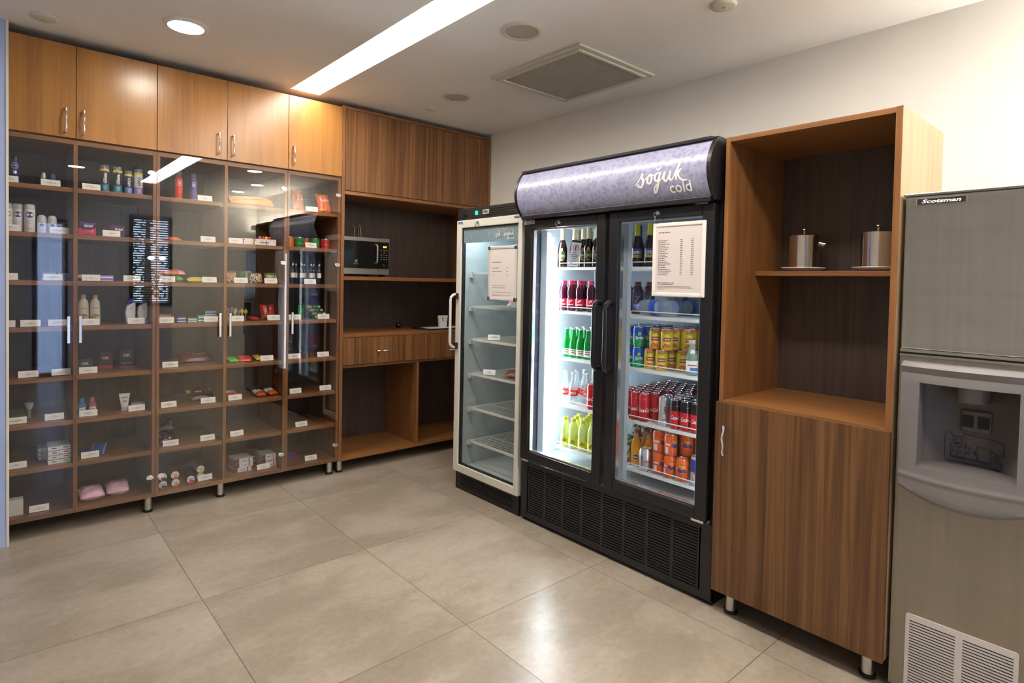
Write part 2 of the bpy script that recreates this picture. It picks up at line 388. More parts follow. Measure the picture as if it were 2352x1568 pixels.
def rect_frame(mb, x0, x1, y0, y1, z0, z1, t_, mat):
    mb.box(x0, x0+t_, y0, y1, z0, z1, mat).box(x1-t_, x1, y0, y1, z0, z1, mat).box(x0+t_, x1-t_, y0, y0+t_, z0, z1, mat).box(x0+t_, x1-t_, y1-t_, y1, z0, z1, mat)
    return mb
v0, v1, u0, u1 = 2.336, 3.002, -1.832, -1.100
vf = rect_frame(MB(), v0, v1, u0, u1, ZC-0.012, ZC, 0.036, CREAMW); rect_frame(vf, v0+0.036, v1-0.036, u0+0.036, u1-0.036, ZC-0.020, ZC, 0.02, CREAMW)
vf.build('frame', t, world=True, bev=0.003)
g = MB(); GM = P('vent_mesh', 176, 172, 158, 0.6); N = 46
x0, x1, y0, y1 = v0+0.056, v1-0.056, u0+0.056, u1-0.056
for i in range(N+1):
    x = x0+(x1-x0)*i/N; g.box(x-0.0022, x+0.0022, y0, y1, ZC-0.014, ZC-0.011, GM)
    y = y0+(y1-y0)*i/N; g.box(x0, x1, y-0.0022, y+0.0022, ZC-0.0145, ZC-0.0115, GM)
g.build('mesh_grille', t, world=True)
MB().box(x0, x1, y0, y1, ZC-0.004, ZC-0.002, P('vent_dark', 66, 64, 56, 0.9)).build('backing', t, world=True)

# a leafy tree outside the window (only ever seen mirrored in the cabinet glass)
t = thing('garden_tree', (2.1, -8.2, 0.0), 'leafy tree outside the blind-covered window', 'tree')
rt = random.Random(3); m = MB(); LF = [P('leaf_a', 60, 96, 44, 0.6), P('leaf_b', 96, 128, 70, 0.6), P('leaf_c', 36, 60, 34, 0.6)]
for i in range(900):
    th, ph, rr = rt.uniform(0, 2*PI), rt.uniform(-1, 1), rt.uniform(.5, 1)**.5
    c_ = Vector((0.9*rr*math.cos(th)*math.sqrt(1-ph*ph), 0.6*rr*math.sin(th)*math.sqrt(1-ph*ph), 2.0+1.1*rr*ph)); R_ = Matrix.Rotation(rt.uniform(0, 6), 3, 'X') @ Matrix.Rotation(rt.uniform(0, 6), 3, 'Z')
    s_ = rt.uniform(.03, .06); m.add([c_+R_ @ Vector(q)*s_ for q in ((-1, 0, 0), (0, -.5, .1), (1, 0, 0), (0, .5, .1))], [(0, 1, 2, 3)], LF[i % 3])
m.build('foliage', t)
MB().lathe([(0.09, 0), (0.06, 1.2), (0.03, 2.4)], P('bark', 80, 66, 52, 0.9), seg=12).build('trunk', t)

# ------------------------------------------------------------------ walnut furniture
BW = 0.378
SHZ = [1.855, 1.605, 1.353, 1.108, 0.840, 0.600, 0.365]
def bow_handle(name, parent, x, y, z, L=0.128, axis='z', out=(0, -1, 0), mat=None):
    """curved chrome pull with a wave in it and two feet"""
    mb = MB(); o = Vector(out); ax = Vector((0, 0, 1)) if axis == 'z' else Vector((1, 0, 0)) if axis == 'x' else Vector((0, 1, 0)); c = Vector((x, y, z)); pts = []; rr = []
    for i in range(17):
        t = i/16; h = 0.022+0.010*math.sin(PI*t)+0.004*math.sin(4*PI*t)
        pts.append(c + ax*(t-0.5)*L + o*h); rr.append(0.0042+0.0014*abs(math.cos(PI*t*2)))
    mb.tube(pts, rr, CHROME, 10)
    for s in (-0.47, 0.47): mb.tube([c + ax*s*L, c + ax*s*L + o*0.024], 0.005, CHROME, 10)
    return mb.build(name, parent, world=True)
def leg(parent, x, y, h, r=0.02):
    mb = MB(); prof = [(r*1.25, 0.0), (r*1.25, 0.012, BLACK), (r, 0.014, BLACK), (r, 0.016, STEELM), (r, h, STEELM)]
    L = parent.location
    return mb.lathe(prof, STEELM, (x-L.x, y-L.y, -L.z), 24).build('leg', parent)

# overhead cupboards: three units, five doors
def overhead(x0, doors, handles, label, dlabels):
    x1 = x0+BW*doors; t = thing('overhead_cupboard', ((x0+x1)/2, 0.25, 2.113), label, 'cupboard')
    m = MB(); m.box(x0+0.001, x0+0.019, 0.012, 0.55, 2.113, 2.606, WOODV).box(x1-0.019, x1-0.001, 0.012, 0.55, 2.113, 2.606, WOODV)
    m.box(x0+0.019, x1-0.019, 0.012, 0.55, 2.113, 2.131, WOODX).box(x0+0.019, x1-0.019, 0.012, 0.55, 2.588, 2.606, WOODX).box(x0+0.019, x1-0.019, 0.54, 0.55, 2.131, 2.588, BACKV)
    m.build('carcass', t, world=True)
    for i in range(doors):
        a = x0+i*BW; d = MB().box(a+0.0015, a+BW-0.0015, -0.008, 0.010, 2.116, 2.604, WOODG).build('door', t, bev=0.001, world=True)
        h = bow_handle('handle', t, handles[i], -0.008, 2.204 if a < 0.7 else 2.208); h.parent = d
        if dlabels: h['label'] = 'curved chrome handle'
WOODG = wood('walnut_door_lit', 'z', (0.165, 0.066, 0.015), (0.31, 0.138, 0.033), (0.39, 0.192, 0.050), 0.28, (6.0, 26.0, 0.07, 0.6))  # lighter golden copy of the walnut; strong light put into its colour
overhead(0.0, 2, (0.334, 0.411), 'two-door walnut overhead cupboard at the far left end', 1)
overhead(0.756, 2, (1.082, 1.165), 'middle two-door walnut overhead cupboard, under the start of the light strip', 1)
overhead(1.512, 1, (1.544,), 'single-door walnut overhead cupboard touching the end of the light strip', 1)

# glass fronted display cabinets
def display(x0, bays, label, legs, handles, hinges, seams):
    x1 = x0+BW*bays; t = thing('display_cabinet', ((x0+x1)/2, 0.25, 0.0), label, 'display cabinet')
    for xa, xb in ((x0+0.0006, x0+0.018), (x1-0.018, x1-0.0006)): MB().box(xa, xb, 0.006, 0.52, 0.0917, 2.110, WOODV).build('side_panel', t, world=True, bev=0.0008)
    for i in range(1, bays): MB().box(x0+BW*i-0.009, x0+BW*i+0.009, 0.006, 0.50, 0.117, 2.085, WOODV).build('divider', t, world=True, bev=0.0008)
    MB().box(x0+0.018, x1-0.018, 0.006, 0.52, 2.085, 2.110, WOODX).build('top_panel', t, world=True, bev=0.0008)
    MB().box(x0+0.018, x1-0.018, 0.006, 0.52, 0.0917, 0.117, WOODX).build('bottom_panel', t, world=True, bev=0.0008)
    MB().box(x0+0.018, x1-0.018, 0.50, 0.508, 0.117, 2.085, BACKV).build('back_panel', t, world=True)
    for i in range(bays):
        a = x0+BW*i+(0.0181 if i == 0 else 0.0091); b_ = x0+BW*(i+1)-(0.0181 if i == bays-1 else 0.0091)
        for z in SHZ: MB().box(a, b_, 0.018, 0.4995, z-0.024, z, WOODX).build('shelf', t, world=True, bev=0.0008)
        d = MB().box(x0+BW*i+0.002, x0+BW*(i+1)-0.002, -0.0055, -0.0005, 0.096, 2.106, PANE).build('glass_door', t, world=True)
        hx = handles[i]
        if hx is not None:
            h = MB().box(hx-0.007, hx+0.007, -0.024, -0.017, 1.020, 1.166, CHROME).box(hx-0.004, hx+0.004, -0.018, -0.0056, 1.035, 1.045, CHROME).box(hx-0.004, hx+0.004, -0.018, -0.0056, 1.141, 1.151, CHROME)
            h = h.build('handle', t, world=True, bev=0.002); h.parent = d
        sx = hinges[i]
        for z in (1.982, 1.493, 0.215):
            pl_ = [(sx+0.020*math.cos(q*PI/8)*1.0, z+0.013*math.sin(q*PI/8)) for q in range(16)]
            h = MB().extrude(pl_, 'y', -0.011, -0.0056, CHROME).box(sx-0.014, sx+0.014, 0.0, 0.016, z-0.009, z+0.009, CHROME).build('hinge', t, world=True, bev=0.0015); h.parent = d
    for lx in legs: leg(t, lx, 0.05, 0.0917)
    for lx in legs: leg(t, lx, 0.46, 0.0917)
display(0.0, 2, 'left glass-door display cabinet holding toiletries and wash items', (0.06, 0.728), (0.347, 0.398), (0.03, 0.728), 0)
display(0.756, 2, 'middle glass-door display cabinet holding sweets, nuts and biscuits', (1.124,), (1.098, 1.156), (0.784, 1.486), 0)
display(1.512, 1, 'narrow single-door glass display cabinet with crisps, next to the microwave cupboard', (1.847,), (1.546,), (1.864,), 0)

# tall microwave cupboard on the right of the display
t = thing('microwave_cupboard', (2.57, 0.25, 0.0), 'tall walnut cupboard with the microwave on its open shelf, in the corner', 'cupboard')
X0, X1 = 1.893, 3.243
for xa, xb in ((X0, X0+0.024), (X1-0.018, X1)): MB().box(xa, xb, 0.0, 0.52, 0.087, 2.619, WOODV).build('side_panel', t, world=True, bev=0.001)
MB().box(X0+0.024, X1-0.018, 0.0, 0.52, 2.600, 2.619, WOODX).build('top_panel', t, world=True, bev=0.001)
MB().box(X0+0.024, X1-0.018, 0.0, 0.52, 0.087, 0.110, WOODX).build('bottom_panel', t, world=True, bev=0.001)
MB().box(X0+0.024, X1-0.018, 0.505, 0.513, 0.110, 2.600, BACKV).build('back_panel', t, world=True)
for xa, xb in ((1.920, 2.582), (2.585, 3.223)): MB().box(xa, xb, -0.002, 0.016, 2.026, 2.597, STRIPV).build('door', t, world=True, bev=0.001)
MB().box(X0+0.024, X1-0.018, 0.0, 0.50, 1.998, 2.022, WOODX).build('shelf', t, world=True, bev=0.001)
MB().box(X0+0.024, X1-0.018, 0.0, 0.50, 1.388, 1.415, WOODX).build('shelf', t, world=True, bev=0.001)
MB().box(X0+0.024, X1-0.018, 0.0, 0.50, 0.974, 0.998, WOODX).build('worktop', t, world=True, bev=0.001)
d = MB().box(X0+0.026, X1-0.020, -0.002, 0.016, 0.776, 0.971, STRIPV).build('drawer', t, world=True, bev=0.001)
h = bow_handle('handle', t, 2.237, -0.002, 0.868, 0.108, 'x'); h.parent = d
MB().box(X0+0.024, X1-0.018, 0.02, 0.50, 0.752, 0.772, WOODX).build('shelf', t, world=True)
MB().box(2.542, 2.560, 0.004, 0.50, 0.110, 0.752, WOODV).build('divider', t, world=True, bev=0.001)
leg(t, 1.921, 0.05, 0.087); leg(t, 3.20, 0.05, 0.087); leg(t, 1.921, 0.46, 0.087); leg(t, 3.20, 0.46, 0.087)

# tall open cupboard between fridge and ice dispenser
t = thing('tall_open_cupboard', (2.62, -2.97, 0.0), 'tall walnut cupboard with an open niche over a single door, on metal legs', 'cupboard')
F, Y0, Y1 = 2.367, -2.652, -3.296
MB().box(F, 2.884, Y0-0.019, Y0, 0.10, 2.023, WOODV).build('side_panel', t, world=True, bev=0.001)
MB().box(F+.002, 2.884, Y1, Y1+0.021, 0.10, 2.023, wood('lit_side_wood', 'z', (0.30, 0.20, 0.11), (0.40, 0.285, 0.17), (0.47, 0.35, 0.22), 0.45)).box(F, F+.0019, Y1, Y1+0.021, 0.10, 2.023, WOODV).build('side_panel', t, world=True)['label'] = 'outer side panel coloured pale as strongly lit, with walnut front edge'  # strong light on this side put into a paler wood colour
MB().box(F, 2.884, Y1+0.021, Y0-0.019, 2.002, 2.022, WOODY).build('top_panel', t, world=True, bev=0.001)
MB().box(2.872, 2.880, Y1+0.021, Y0-0.019, 0.12, 2.002, BACKV).build('back_panel', t, world=True)
MB().box(2.617, 2.872, Y1+0.022, Y0-0.020, 1.447, 1.467, WOODY).build('shelf', t, world=True, bev=0.001)
MB().box(F, 2.872, Y1+0.021, Y0-0.019, 0.897, 0.915, WOODY).build('shelf', t, world=True, bev=0.001)
MB().box(F, 2.872, Y1+0.021, Y0-0.019, 0.10, 0.118, WOODY).build('bottom_panel', t, world=True)
d = MB().box(F-0.019, F-0.001, Y1-0.002, Y0+0.002, 0.100, 0.907, wood('striped_walnut_shaded', 'z', (0.058, 0.024, 0.009), (0.125, 0.055, 0.018), (0.185, 0.090, 0.032), 0.36, (26.0, 20.0, 0.20, 0.9))).build('door', t, world=True, bev=0.001)  # door wood darkened; the dimmer light here is put into the colour
h = bow_handle('handle', t, F-0.019, -2.700, 0.754, 0.124, 'z', (-1, 0, 0)); h.parent = d
for x, y in ((F+0.05, Y0-0.055), (F+0.05, Y1+0.062), (2.82, Y0-0.055), (2.82, Y1+0.062)): leg(t, x, y, 0.10, 0.022)

# two steel pots on saucers in the niche
def pot(x, y, k, label, slabel):
    s = thing('saucer', (x, y, 1.467), slabel, 'plate')
    MB().lathe([(0.0, 0.006), (0.045, 0.006), (0.050, 0.0), (0.054, 0.0), (0.085, 0.013), (0.090, 0.016), (0.089, 0.0185), (0.080, 0.016), (0.052, 0.0095), (0.0, 0.0095)], P('china', 214, 206, 202, 0.25), seg=48).build('dish', s)
    t = thing('steel_pot', (x, y, 1.4820), label, 'pot', rz=k)
    SP = plain('polished_steel', (0.66, 0.62, 0.58), 0.14, 1.0)
    MB().lathe([(0.0, 0.0), (0.0575, 0.0), (0.060, 0.003), (0.0600, 0.136), (0.0600, 0.138), (0.057, 0.138), (0.057, 0.004), (0.0, 0.004)], SP, seg=48).build('pot_body', t)
    l_ = MB().lathe([(0.0615, 0.138), (0.0615, 0.143), (0.058, 0.1455), (0.030, 0.148), (0.0, 0.149)][::-1], SP, seg=48).build('lid', t)
    MB().lathe([(0.0045, 0.147), (0.004, 0.158), (0.005, 0.164), (0.010, 0.168), (0.0115, 0.172), (0.010, 0.175), (0.0, 0.176)], SP, seg=24).build('knob', t).parent = l_
    m = MB()     # spoon handle hanging out over the rim
    m.tube([(0.045, -0.012, 0.118), (0.062, -0.016, 0.110), (0.074, -0.020, 0.104), (0.082, -0.023, 0.108)], [0.004, 0.011, 0.012, 0.004], plain('dark_steel', (0.25, 0.23, 0.21), 0.25, 1.0), 10, flat=0.35)
    m.build('spout', t)
pot(2.735, -2.832, -1.0, 'smaller-looking polished steel pot with lid and knob, left in the niche', 'white saucer under the left steel pot')
pot(2.725, -3.125, -1.3, 'polished steel pot with lid, at the right of the niche, half behind the panel', 'white saucer under the right steel pot')

# microwave and the few things in the corner cupboard
t = thing('microwave_oven', (2.08, 0.22, 1.415), 'black and steel microwave oven with orange digits on the open shelf', 'microwave')
MS = plain('brushed_steel_dark', (0.40, 0.36, 0.33), 0.38, 1.0); BG = P('black_glass', 9, 9, 10, 0.10)
MB().box(1.922, 2.288, 0.030, 0.36, 1.437, 1.700, P('oven_shell', 40, 38, 38, 0.5)).build('body', t, world=True, bev=0.003)
MB().box(1.921, 2.289, 0.018, 0.030, 1.675, 1.702, MS).box(1.921, 2.289, 0.018, 0.030, 1.434, 1.476, MS).box(2.283, 2.289, 0.018, 0.030, 1.476, 1.675, MS).build('front_frame', t, world=True)
d = MB().box(1.922, 2.200, 0.012, 0.030, 1.476, 1.675, BG).box(2.2005, 2.203, 0.0178, 0.030, 1.434, 1.702, BLACKM).build('oven_door', t, world=True)
MB().tube([(2.172, 0.012, 1.655), (2.172, -0.010, 1.650), (2.172, -0.016, 1.640), (2.172, -0.016, 1.535), (2.172, -0.010, 1.522), (2.172, 0.012, 1.517)], 0.006, STEELM, 10).build('handle', t, world=True).parent = d
MB().box(2.203, 2.283, 0.014, 0.030, 1.476, 1.675, BG).build('control_panel', t, world=True)
ORG = plain('orange_digits', (1.0, 0.13, 0.01), 0.5, emit=5.0)
MB().text('0:00', (2.248, 0.0135, 1.640), (1, 0, 0), (0, 0, 1), 0.013, ORG, bold=0.03).build('clock_display', t, world=True)['label'] = 'glowing orange clock digits'
b = MB()
for j in range(5):
    for i in range(3):
        if j != 1 or i == 1: b.box(2.216+0.022*i, 2.224+0.022*i, 0.0125, 0.014, 1.612-0.017*j, 1.616-0.017*j, P('pale_print', 150, 150, 150, 0.6))
b.build('button_marks', t, world=True)
MB().lathe([(0.0, 0.0), (0.013, 0.0), (0.012, 0.012), (0.0, 0.013)], BLACK, (2.240-2.08, 0.014-0.22, 1.500-1.415), 24, rot=Matrix.Rotation(PI/2, 3, 'X')).build('dial', t)
m = MB(); rect_frame(m, 0, 0, 0, 0, 0, 0, 0, MATS['pale_print']); m = MB()
m.text('e', (2.015, 0.0113, 1.528), (1, 0, 0), (0, 0, 1), 0.010, MATS['pale_print'], bold=0.02)
for a in ((2.006, 2.008, 1.518, 1.538), (2.022, 2.024, 1.518, 1.538), (2.008, 2.022, 1.518, 1.520), (2.008, 2.022, 1.536, 1.538)): m.box(a[0], a[1], 0.0113, 0.012, a[2], a[3], MATS['pale_print'])
m.text('Electrolux', (2.015, 0.0113, 1.508), (1, 0, 0), (0, 0, 1), 0.0065, MATS['pale_print'], bold=0.01)
m.build('maker_mark', t, world=True).parent = d
MB().box(1.94, 1.97, 0.05, 0.08, 1.415, 1.4365, BLACK).box(2.24, 2.27, 0.05, 0.08, 1.415, 1.4365, BLACK).box(1.94, 1.97, 0.30, 0.33, 1.415, 1.4365, BLACK).box(2.24, 2.27, 0.30, 0.33, 1.415, 1.4365, BLACK).build('feet', t, world=True)
for i, (x, lab) in enumerate(((2.035, 'left of the two pairs of thin steel prongs standing on the microwave'), (2.085, 'right of the two pairs of thin steel prongs standing on the microwave'))):
    t = thing('steel_tongs', (x, 0.10, 1.702), lab, 'tongs')
    MB().tube([(-0.010, 0, 0.001), (-0.008, 0, 0.075), (-0.002, 0, 0.095+0.01*i), (0.006, 0, 0.075), (0.012, 0, 0.001)], 0.0018, CHROME, 8).build('prongs', t)
# power cable and plug, tray with paper, small ball, paper cup
t = thing('power_cable', (1.93, 0.30, 0.998), 'black coiled cable on the worktop at the left inside edge', 'cable')
MB().tube([(1.925, 0.20, 1.16), (1.955, 0.20, 1.13), (1.968, 0.20, 1.09), (1.962, 0.20, 1.055), (1.945, 0.20, 1.045)], 0.0035, BLACK, 8).build('cord', t, world=True)
MB().lathe([(0, 0), (0.022, 0), (0.024, 0.03), (0.014, 0.05), (0, 0.05)], BLACK, (1.944-1.93, 0.20-0.30, 1.055-0.998), 20, rot=Matrix.Rotation(PI/2, 3, 'X')).build('plug', t)
MB().box(1.918, 1.924, 0.14, 0.26, 0.9985, 1.10, WHITE).build('socket_plate', t, world=True, bev=0.002)
t = thing('serving_tray', (2.93, 0.17, 0.998), 'thin dark tray with rounded corners lying on the worktop by the fridge', 'tray')
def rrect(x0, x1, y0, y1, r, n=6):
    o = []
    for cx, cy, a0 in ((x1-r, y1-r, 0), (x0+r, y1-r, 90), (x0+r, y0+r, 180), (x1-r, y0+r, 270)):
        for i in range(n+1):
            a = math.radians(a0+90*i/n); o.append((cx+r*math.cos(a), cy+r*math.sin(a)))
    return o
MB().extrude(rrect(2.63, 3.17, 0.02, 0.30, 0.07), 'z', 0.9983, 1.0045, P('tray_brown', 38, 24, 22, 0.35)).build('tray_base', t, world=True)
MB().tube([(x, y, 1.007) for x, y in rrect(2.635, 3.165, 0.025, 0.295, 0.066)], 0.004, P('tray_brown', 38, 24, 22, 0.35), 8, closed=True).build('rim', t, world=True)
t = tag(MB().box(2.72, 3.10, 0.06, 0.26, 1.0046, 1.0056, PAPER).build('paper_sheet'), 'white sheet of paper lying on the dark tray', 'paper')
t = tag(MB().lathe([(0.024*math.sin(PI*i/14)+1e-7, 0.024-0.024*math.cos(PI*i/14)) for i in range(15)], P('dark_ball', 24, 25, 34, 0.2), (2.56, 0.33, 0.998), 24).build('ball'), 'small dark ball on the worktop behind the tray', 'ball')
t = thing('paper_cup', (2.885, 0.16, 1.0057), 'folded white paper bag with a small red mark standing on the tray', 'bag')
MB().add([(-0.026, -0.02, 0), (0.026, -0.02, 0), (0.026, 0.02, 0), (-0.026, 0.02, 0), (-0.050, -0.004, 0.10), (0.050, -0.004, 0.10), (0.050, 0.004, 0.10), (-0.050, 0.004, 0.10)],
         [(0, 3, 2, 1), (0, 1, 5, 4), (1, 2, 6, 5), (2, 3, 7, 6), (3, 0, 4, 7), (4, 5, 6, 7)], PAPER).build('bag_body', t)
MB().boxr((-0.006, -0.0105, 0.075), (0.006, 0.0006, 0.007), Matrix.Rotation(0.16, 3, 'X'), P('red_mark', 175, 45, 50)).boxr((-0.006, -0.0155, 0.055), (0.008, 0.0006, 0.002), Matrix.Rotation(0.16, 3, 'X'), P('blue_mark', 60, 70, 140)).build('printed_mark', t)
t.name = 'paper_bag'

# ------------------------------------------------------------------ fridges
def pane_text_lines(mb, o, u, v, lines, mat, n):
    """rows of fine print: each line (u0, u1, v, height)"""
    u = Vector(u); v = Vector(v); o = Vector(o); n = Vector(n)
    for a, b_, z, h in lines:
        k = max(1, int((b_-a)/0.012)); x = a
        while x < b_-0.001:
            w_ = min(random.uniform(0.004, 0.011), b_-x)
            p0 = o+u*x+v*z; p1 = o+u*(x+w_)+v*z
            mb.add([p0-v*h/2, p1-v*h/2, p1+v*h/2, p0+v*h/2], [(0, 1, 2, 3)], mat); x += w_+0.0022
def snap_frame(label, X, ya, yb, z0, z1, lines, silver, rows):
    """aluminium poster frame fixed on a glass door; ya > yb (left edge, right edge)"""
    t = thing('price_list_frame', (X, (ya+yb)/2, z0), label, 'notice')
    m = MB(); fw = 0.018; fm = P('frame_silver', 190, 188, 184, 0.35) if silver else P('frame_white', 226, 220, 212, 0.4)
    def bar(a, b_):      # rounded bar profile between two corners
        a = Vector(a); b_ = Vector(b_); m.tube([a, b_], fw/2, fm, 12, flat=0.55)
    rings = [(X-0.006, ya-fw/2, z0+fw/2), (X-0.006, yb+fw/2, z0+fw/2), (X-0.006, yb+fw/2, z1-fw/2), (X-0.006, ya-fw/2, z1-fw/2)]
    m.box(X-0.010, X, ya, ya-fw, z0, z1, fm).box(X-0.010, X, yb+fw, yb, z0, z1, fm).box(X-0.010, X, ya-fw, yb+fw, z0, z0+fw, fm).box(X-0.010, X, ya-fw, yb+fw, z1-fw, z1, fm)
    m.build('frame', t, world=True, bev=0.004)
    if silver:
        c_ = MB()
        for y in (ya-0.010, yb+0.010):
            for z in (z0+0.010, z1-0.010): c_.box(X-0.0125, X-0.001, y-0.012, y+0.012, z-0.012, z+0.012, plain('corner_metal', (0.45, 0.45, 0.46), 0.2, 1.0))
        c_.build('corner_caps', t, world=True, bev=0.004)
    MB().box(X-0.006, X-0.002, ya-fw+0.002, yb+fw-0.002, z0+fw-0.002, z1-fw+0.002, P('notice_paper', 208, 198, 192, 0.7)).build('paper', t, world=True)
    p = MB(); pane_text_lines(p, (X-0.0064, ya-fw, z0), (0, -1, 0), (0, 0, 1), lines, INK, (-1, 0, 0)); p.build('printing', t, world=True)

def wire_shelf(par, x0, x1, y0, y1, z, mat, lip=True, step=0.0135):
    """y0 > y1"""
    m = MB(); m.box(x0, x0+0.006, y1, y0, z-0.016, z-0.001, mat).box(x1-0.006, x1, y1, y0, z-0.010, z-0.001, mat).box(x0, x1, y0-0.006, y0, z-0.012, z-0.002, mat).box(x0, x1, y1, y1+0.006, z-0.012, z-0.002, mat)
    y = y1+step
    while y < y0-0.005:
        m.box(x0+0.006, x1-0.006, y-0.0016, y+0.0016, z-0.005, z-0.0015, mat); y += step
    for k in (0.35, 0.7): m.box(x0+(x1-x0)*k-0.002, x0+(x1-x0)*k+0.002, y1, y0, z-0.009, z-0.005, mat)
    if lip: m.tube([(x0+0.002, y0-0.006, z-0.003), (x0+0.001, y0-0.006, z+0.018), (x0+0.001, y0-0.012, z+0.023), (x0+0.001, y1+0.012, z+0.023), (x0+0.001, y1+0.006, z+0.018), (x0+0.002, y1+0.006, z-0.003)], 0.0024, mat, 8)
    return m.build('shelf', par, world=True)
def key_lock(par, x, y, z):
    m = MB().lathe([(0.0, 0.0), (0.011, 0.0), (0.011, 0.006), (0.009, 0.012), (0.0, 0.012)], CHROME, (x-par_loc.x, y-par_loc.y, z-par_loc.z), 20, rot=Matrix.Rotation(-PI/2, 3, 'Y'))
    L = par_loc
    ring = [(x-0.018-L.x, y+0.010+0.008*math.cos(a)-L.y, z-0.008+0.008*math.sin(a)-L.z) for a in [2*PI*i/14 for i in range(14)]]
    m.tube(ring, 0.001, CHROME, 6, closed=True)
    m.add([(x-0.018-L.x, y+0.006-L.y, z-0.016-L.z), (x-0.018-L.x, y+0.016-L.y, z-0.016-L.z), (x-0.018-L.x, y+0.0125-L.y, z-0.046-L.z), (x-0.018-L.x, y+0.0075-L.y, z-0.046-L.z)], [(0, 1, 2, 3)], CHROME)
    m.boxr((x-0.013-L.x, y-L.y, z-L.z), (0.006, 0.002, 0.008), Matrix.Identity(3), CHROME)
    o = m.build('key_in_lock', par)
    return o

# ---- black double-door fridge
FX, FY0, FY1 = 2.355, -1.400, -2.628
par = thing('display_fridge', (2.78, -2.01, 0.0), 'black two-door display fridge full of drinks, with a lilac lit-style header', 'fridge')
par_loc = Vector(par.location)
b = MB(); XB = 3.10
b.box(FX+0.045, XB, FY0-0.022, FY0, 0.0, 2.03, BLACKM).box(FX+0.045, XB, FY1, FY1+0.022, 0.0, 2.03, BLACKM).box(XB-0.03, XB, FY1+0.022, FY0-0.022, 0.0, 2.03, BLACKM)
b.box(FX+0.045, XB-0.03, FY1+0.022, FY0-0.022, 1.745, 2.03, BLACKM).box(FX+0.060, XB-0.03, FY1+0.022, FY0-0.022, 0.03, 0.345, BLACKM)
b.build('body', par, world=True)
LIN = P('liner_white', 168, 178, 184, 0.45); LING = P('liner_stucco', 128, 142, 152, 0.35)
b = MB()
b.box(FX+0.046, XB-0.045, FY0-0.030, FY0-0.0225, 0.346, 1.744, LIN).box(FX+0.046, XB-0.045, FY1+0.0225, FY1+0.030, 0.346, 1.744, LIN)
b.box(FX+0.046, XB-0.045, FY1+0.030, FY0-0.030, 0.346, 0.366, LIN).box(FX+0.046, XB-0.045, FY1+0.030, FY0-0.030, 1.732, 1.744, LIN)
b.box(XB-0.045, XB-0.031, FY1+0.023, FY0-0.023, 0.346, 1.744, LING).build('liner', par, world=True)
MB().box(2.402, 2.476, FY0-0.0302, FY0-0.034, 0.346, 1.744, P('dark_jamb', 38, 42, 50, 0.12)).build('door_jamb', par, world=True)
b = MB()   # slotted shelf rails in the corners
for y in (FY0-0.036, FY1+0.036):
    for x in (2.50, 2.96):
        b.box(x, x+0.016, y-0.004, y+0.004, 0.38, 1.72, LIN)
        z = 0.40
        while z < 1.70: b.box(x+0.005, x+0.011, y-0.0045, y+0.0045, z, z+0.008, P('slot_dark', 70, 78, 84)); z += 0.022
b.build('shelf_rails', par, world=True)
TUBE = plain('led_tube', (0.88, 0.94, 1.0), 0.5, emit=24.0)
MB().lathe([(0.0, 0.0), (0.015, 0.0), (0.015, 1.26), (0.0, 1.26)], TUBE, (2.482-par_loc.x, -1.512-par_loc.y, 0.40), 20).build('light_tube', par)['label'] = 'glowing white vertical light tube'
MB().box(2.47, 2.50, -1.490, -1.440, 0.375, 1.69, LIN).build('light_holder', par, world=True)
MB().lathe([(0.0, 0.0), (0.010, 0.0), (0.010, 1.26), (0.0, 1.26)], plain('led_tube_dim', (0.88, 0.94, 1.0), 0.5, emit=3.5), (2.455-par_loc.x, -2.566-par_loc.y, 0.40), 16).build('light_tube', par)['label'] = 'glowing white vertical light tube at the right edge'
WIRE = P('shelf_wire', 224, 228, 230, 0.35)
FS = [1.488, 1.238, 0.970, 0.702, 0.455]
for z in FS:
    wire_shelf(par, 2.500, 2.985, -1.560, -2.052, z, WIRE); wire_shelf(par, 2.500, 2.985, -2.072, -2.560, z, WIRE)
MB().box(2.47, 2.50, -2.047, -2.077, 0.367, 1.731, LIN).build('centre_post', par, world=True)
# doors
def fridge_door(ya, yb, hy, z0=0.372, z1=1.752, t=0.058):
    m = MB(); m.box(FX, FX+0.040, ya, ya-t, z0, z1, BLACK).box(FX, FX+0.040, yb+t, yb, z0, z1, BLACK).box(FX, FX+0.040, ya-t, yb+t, z0, z0+t-0.008, BLACK).box(FX, FX+0.040, ya-t, yb+t, z1-t+0.008, z1, BLACK)
    d = m.build('door', par, world=True, bev=0.004)
    m = MB(); a, b_, c_, e = ya-t, yb+t, z0+t-0.008, z1-t+0.008; s = 0.008; SIL = plain('door_spacer', (0.75, 0.77, 0.8), 0.25, 1.0)
    m.box(FX+0.014, FX+0.036, a, a-s, c_, e, SIL).box(FX+0.014, FX+0.036, b_+s, b_, c_, e, SIL).box(FX+0.014, FX+0.036, a-s, b_+s, c_, c_+s, SIL).box(FX+0.014, FX+0.036, a-s, b_+s, e-s, e, SIL)
    m.build('glazing_bead', par, world=True).parent = d
    MB().box(FX+0.010, FX+0.014, a, b_, c_, e, FPANE).build('glass_pane', par, world=True).parent = d
    h = MB(); h.tube([(FX+0.002, hy, 1.300), (FX-0.022, hy, 1.303), (FX-0.040, hy, 1.290), (FX-0.046, hy, 1.270), (FX-0.046, hy, 1.000), (FX-0.040, hy, 0.980), (FX-0.022, hy, 0.967), (FX+0.002, hy, 0.970)], [0.014, 0.014, 0.013, 0.012, 0.012, 0.013, 0.014, 0.014], BLACK, 14)
    h.build('handle', par, world=True).parent = d
    return d
d1 = fridge_door(-1.416, -2.018, -1.995); d2 = fridge_door(-2.042, -2.614, -2.068)
key_lock(par, FX, -1.700, 1.728).parent = d1; key_lock(par, FX, -2.335, 1.728).parent = d2
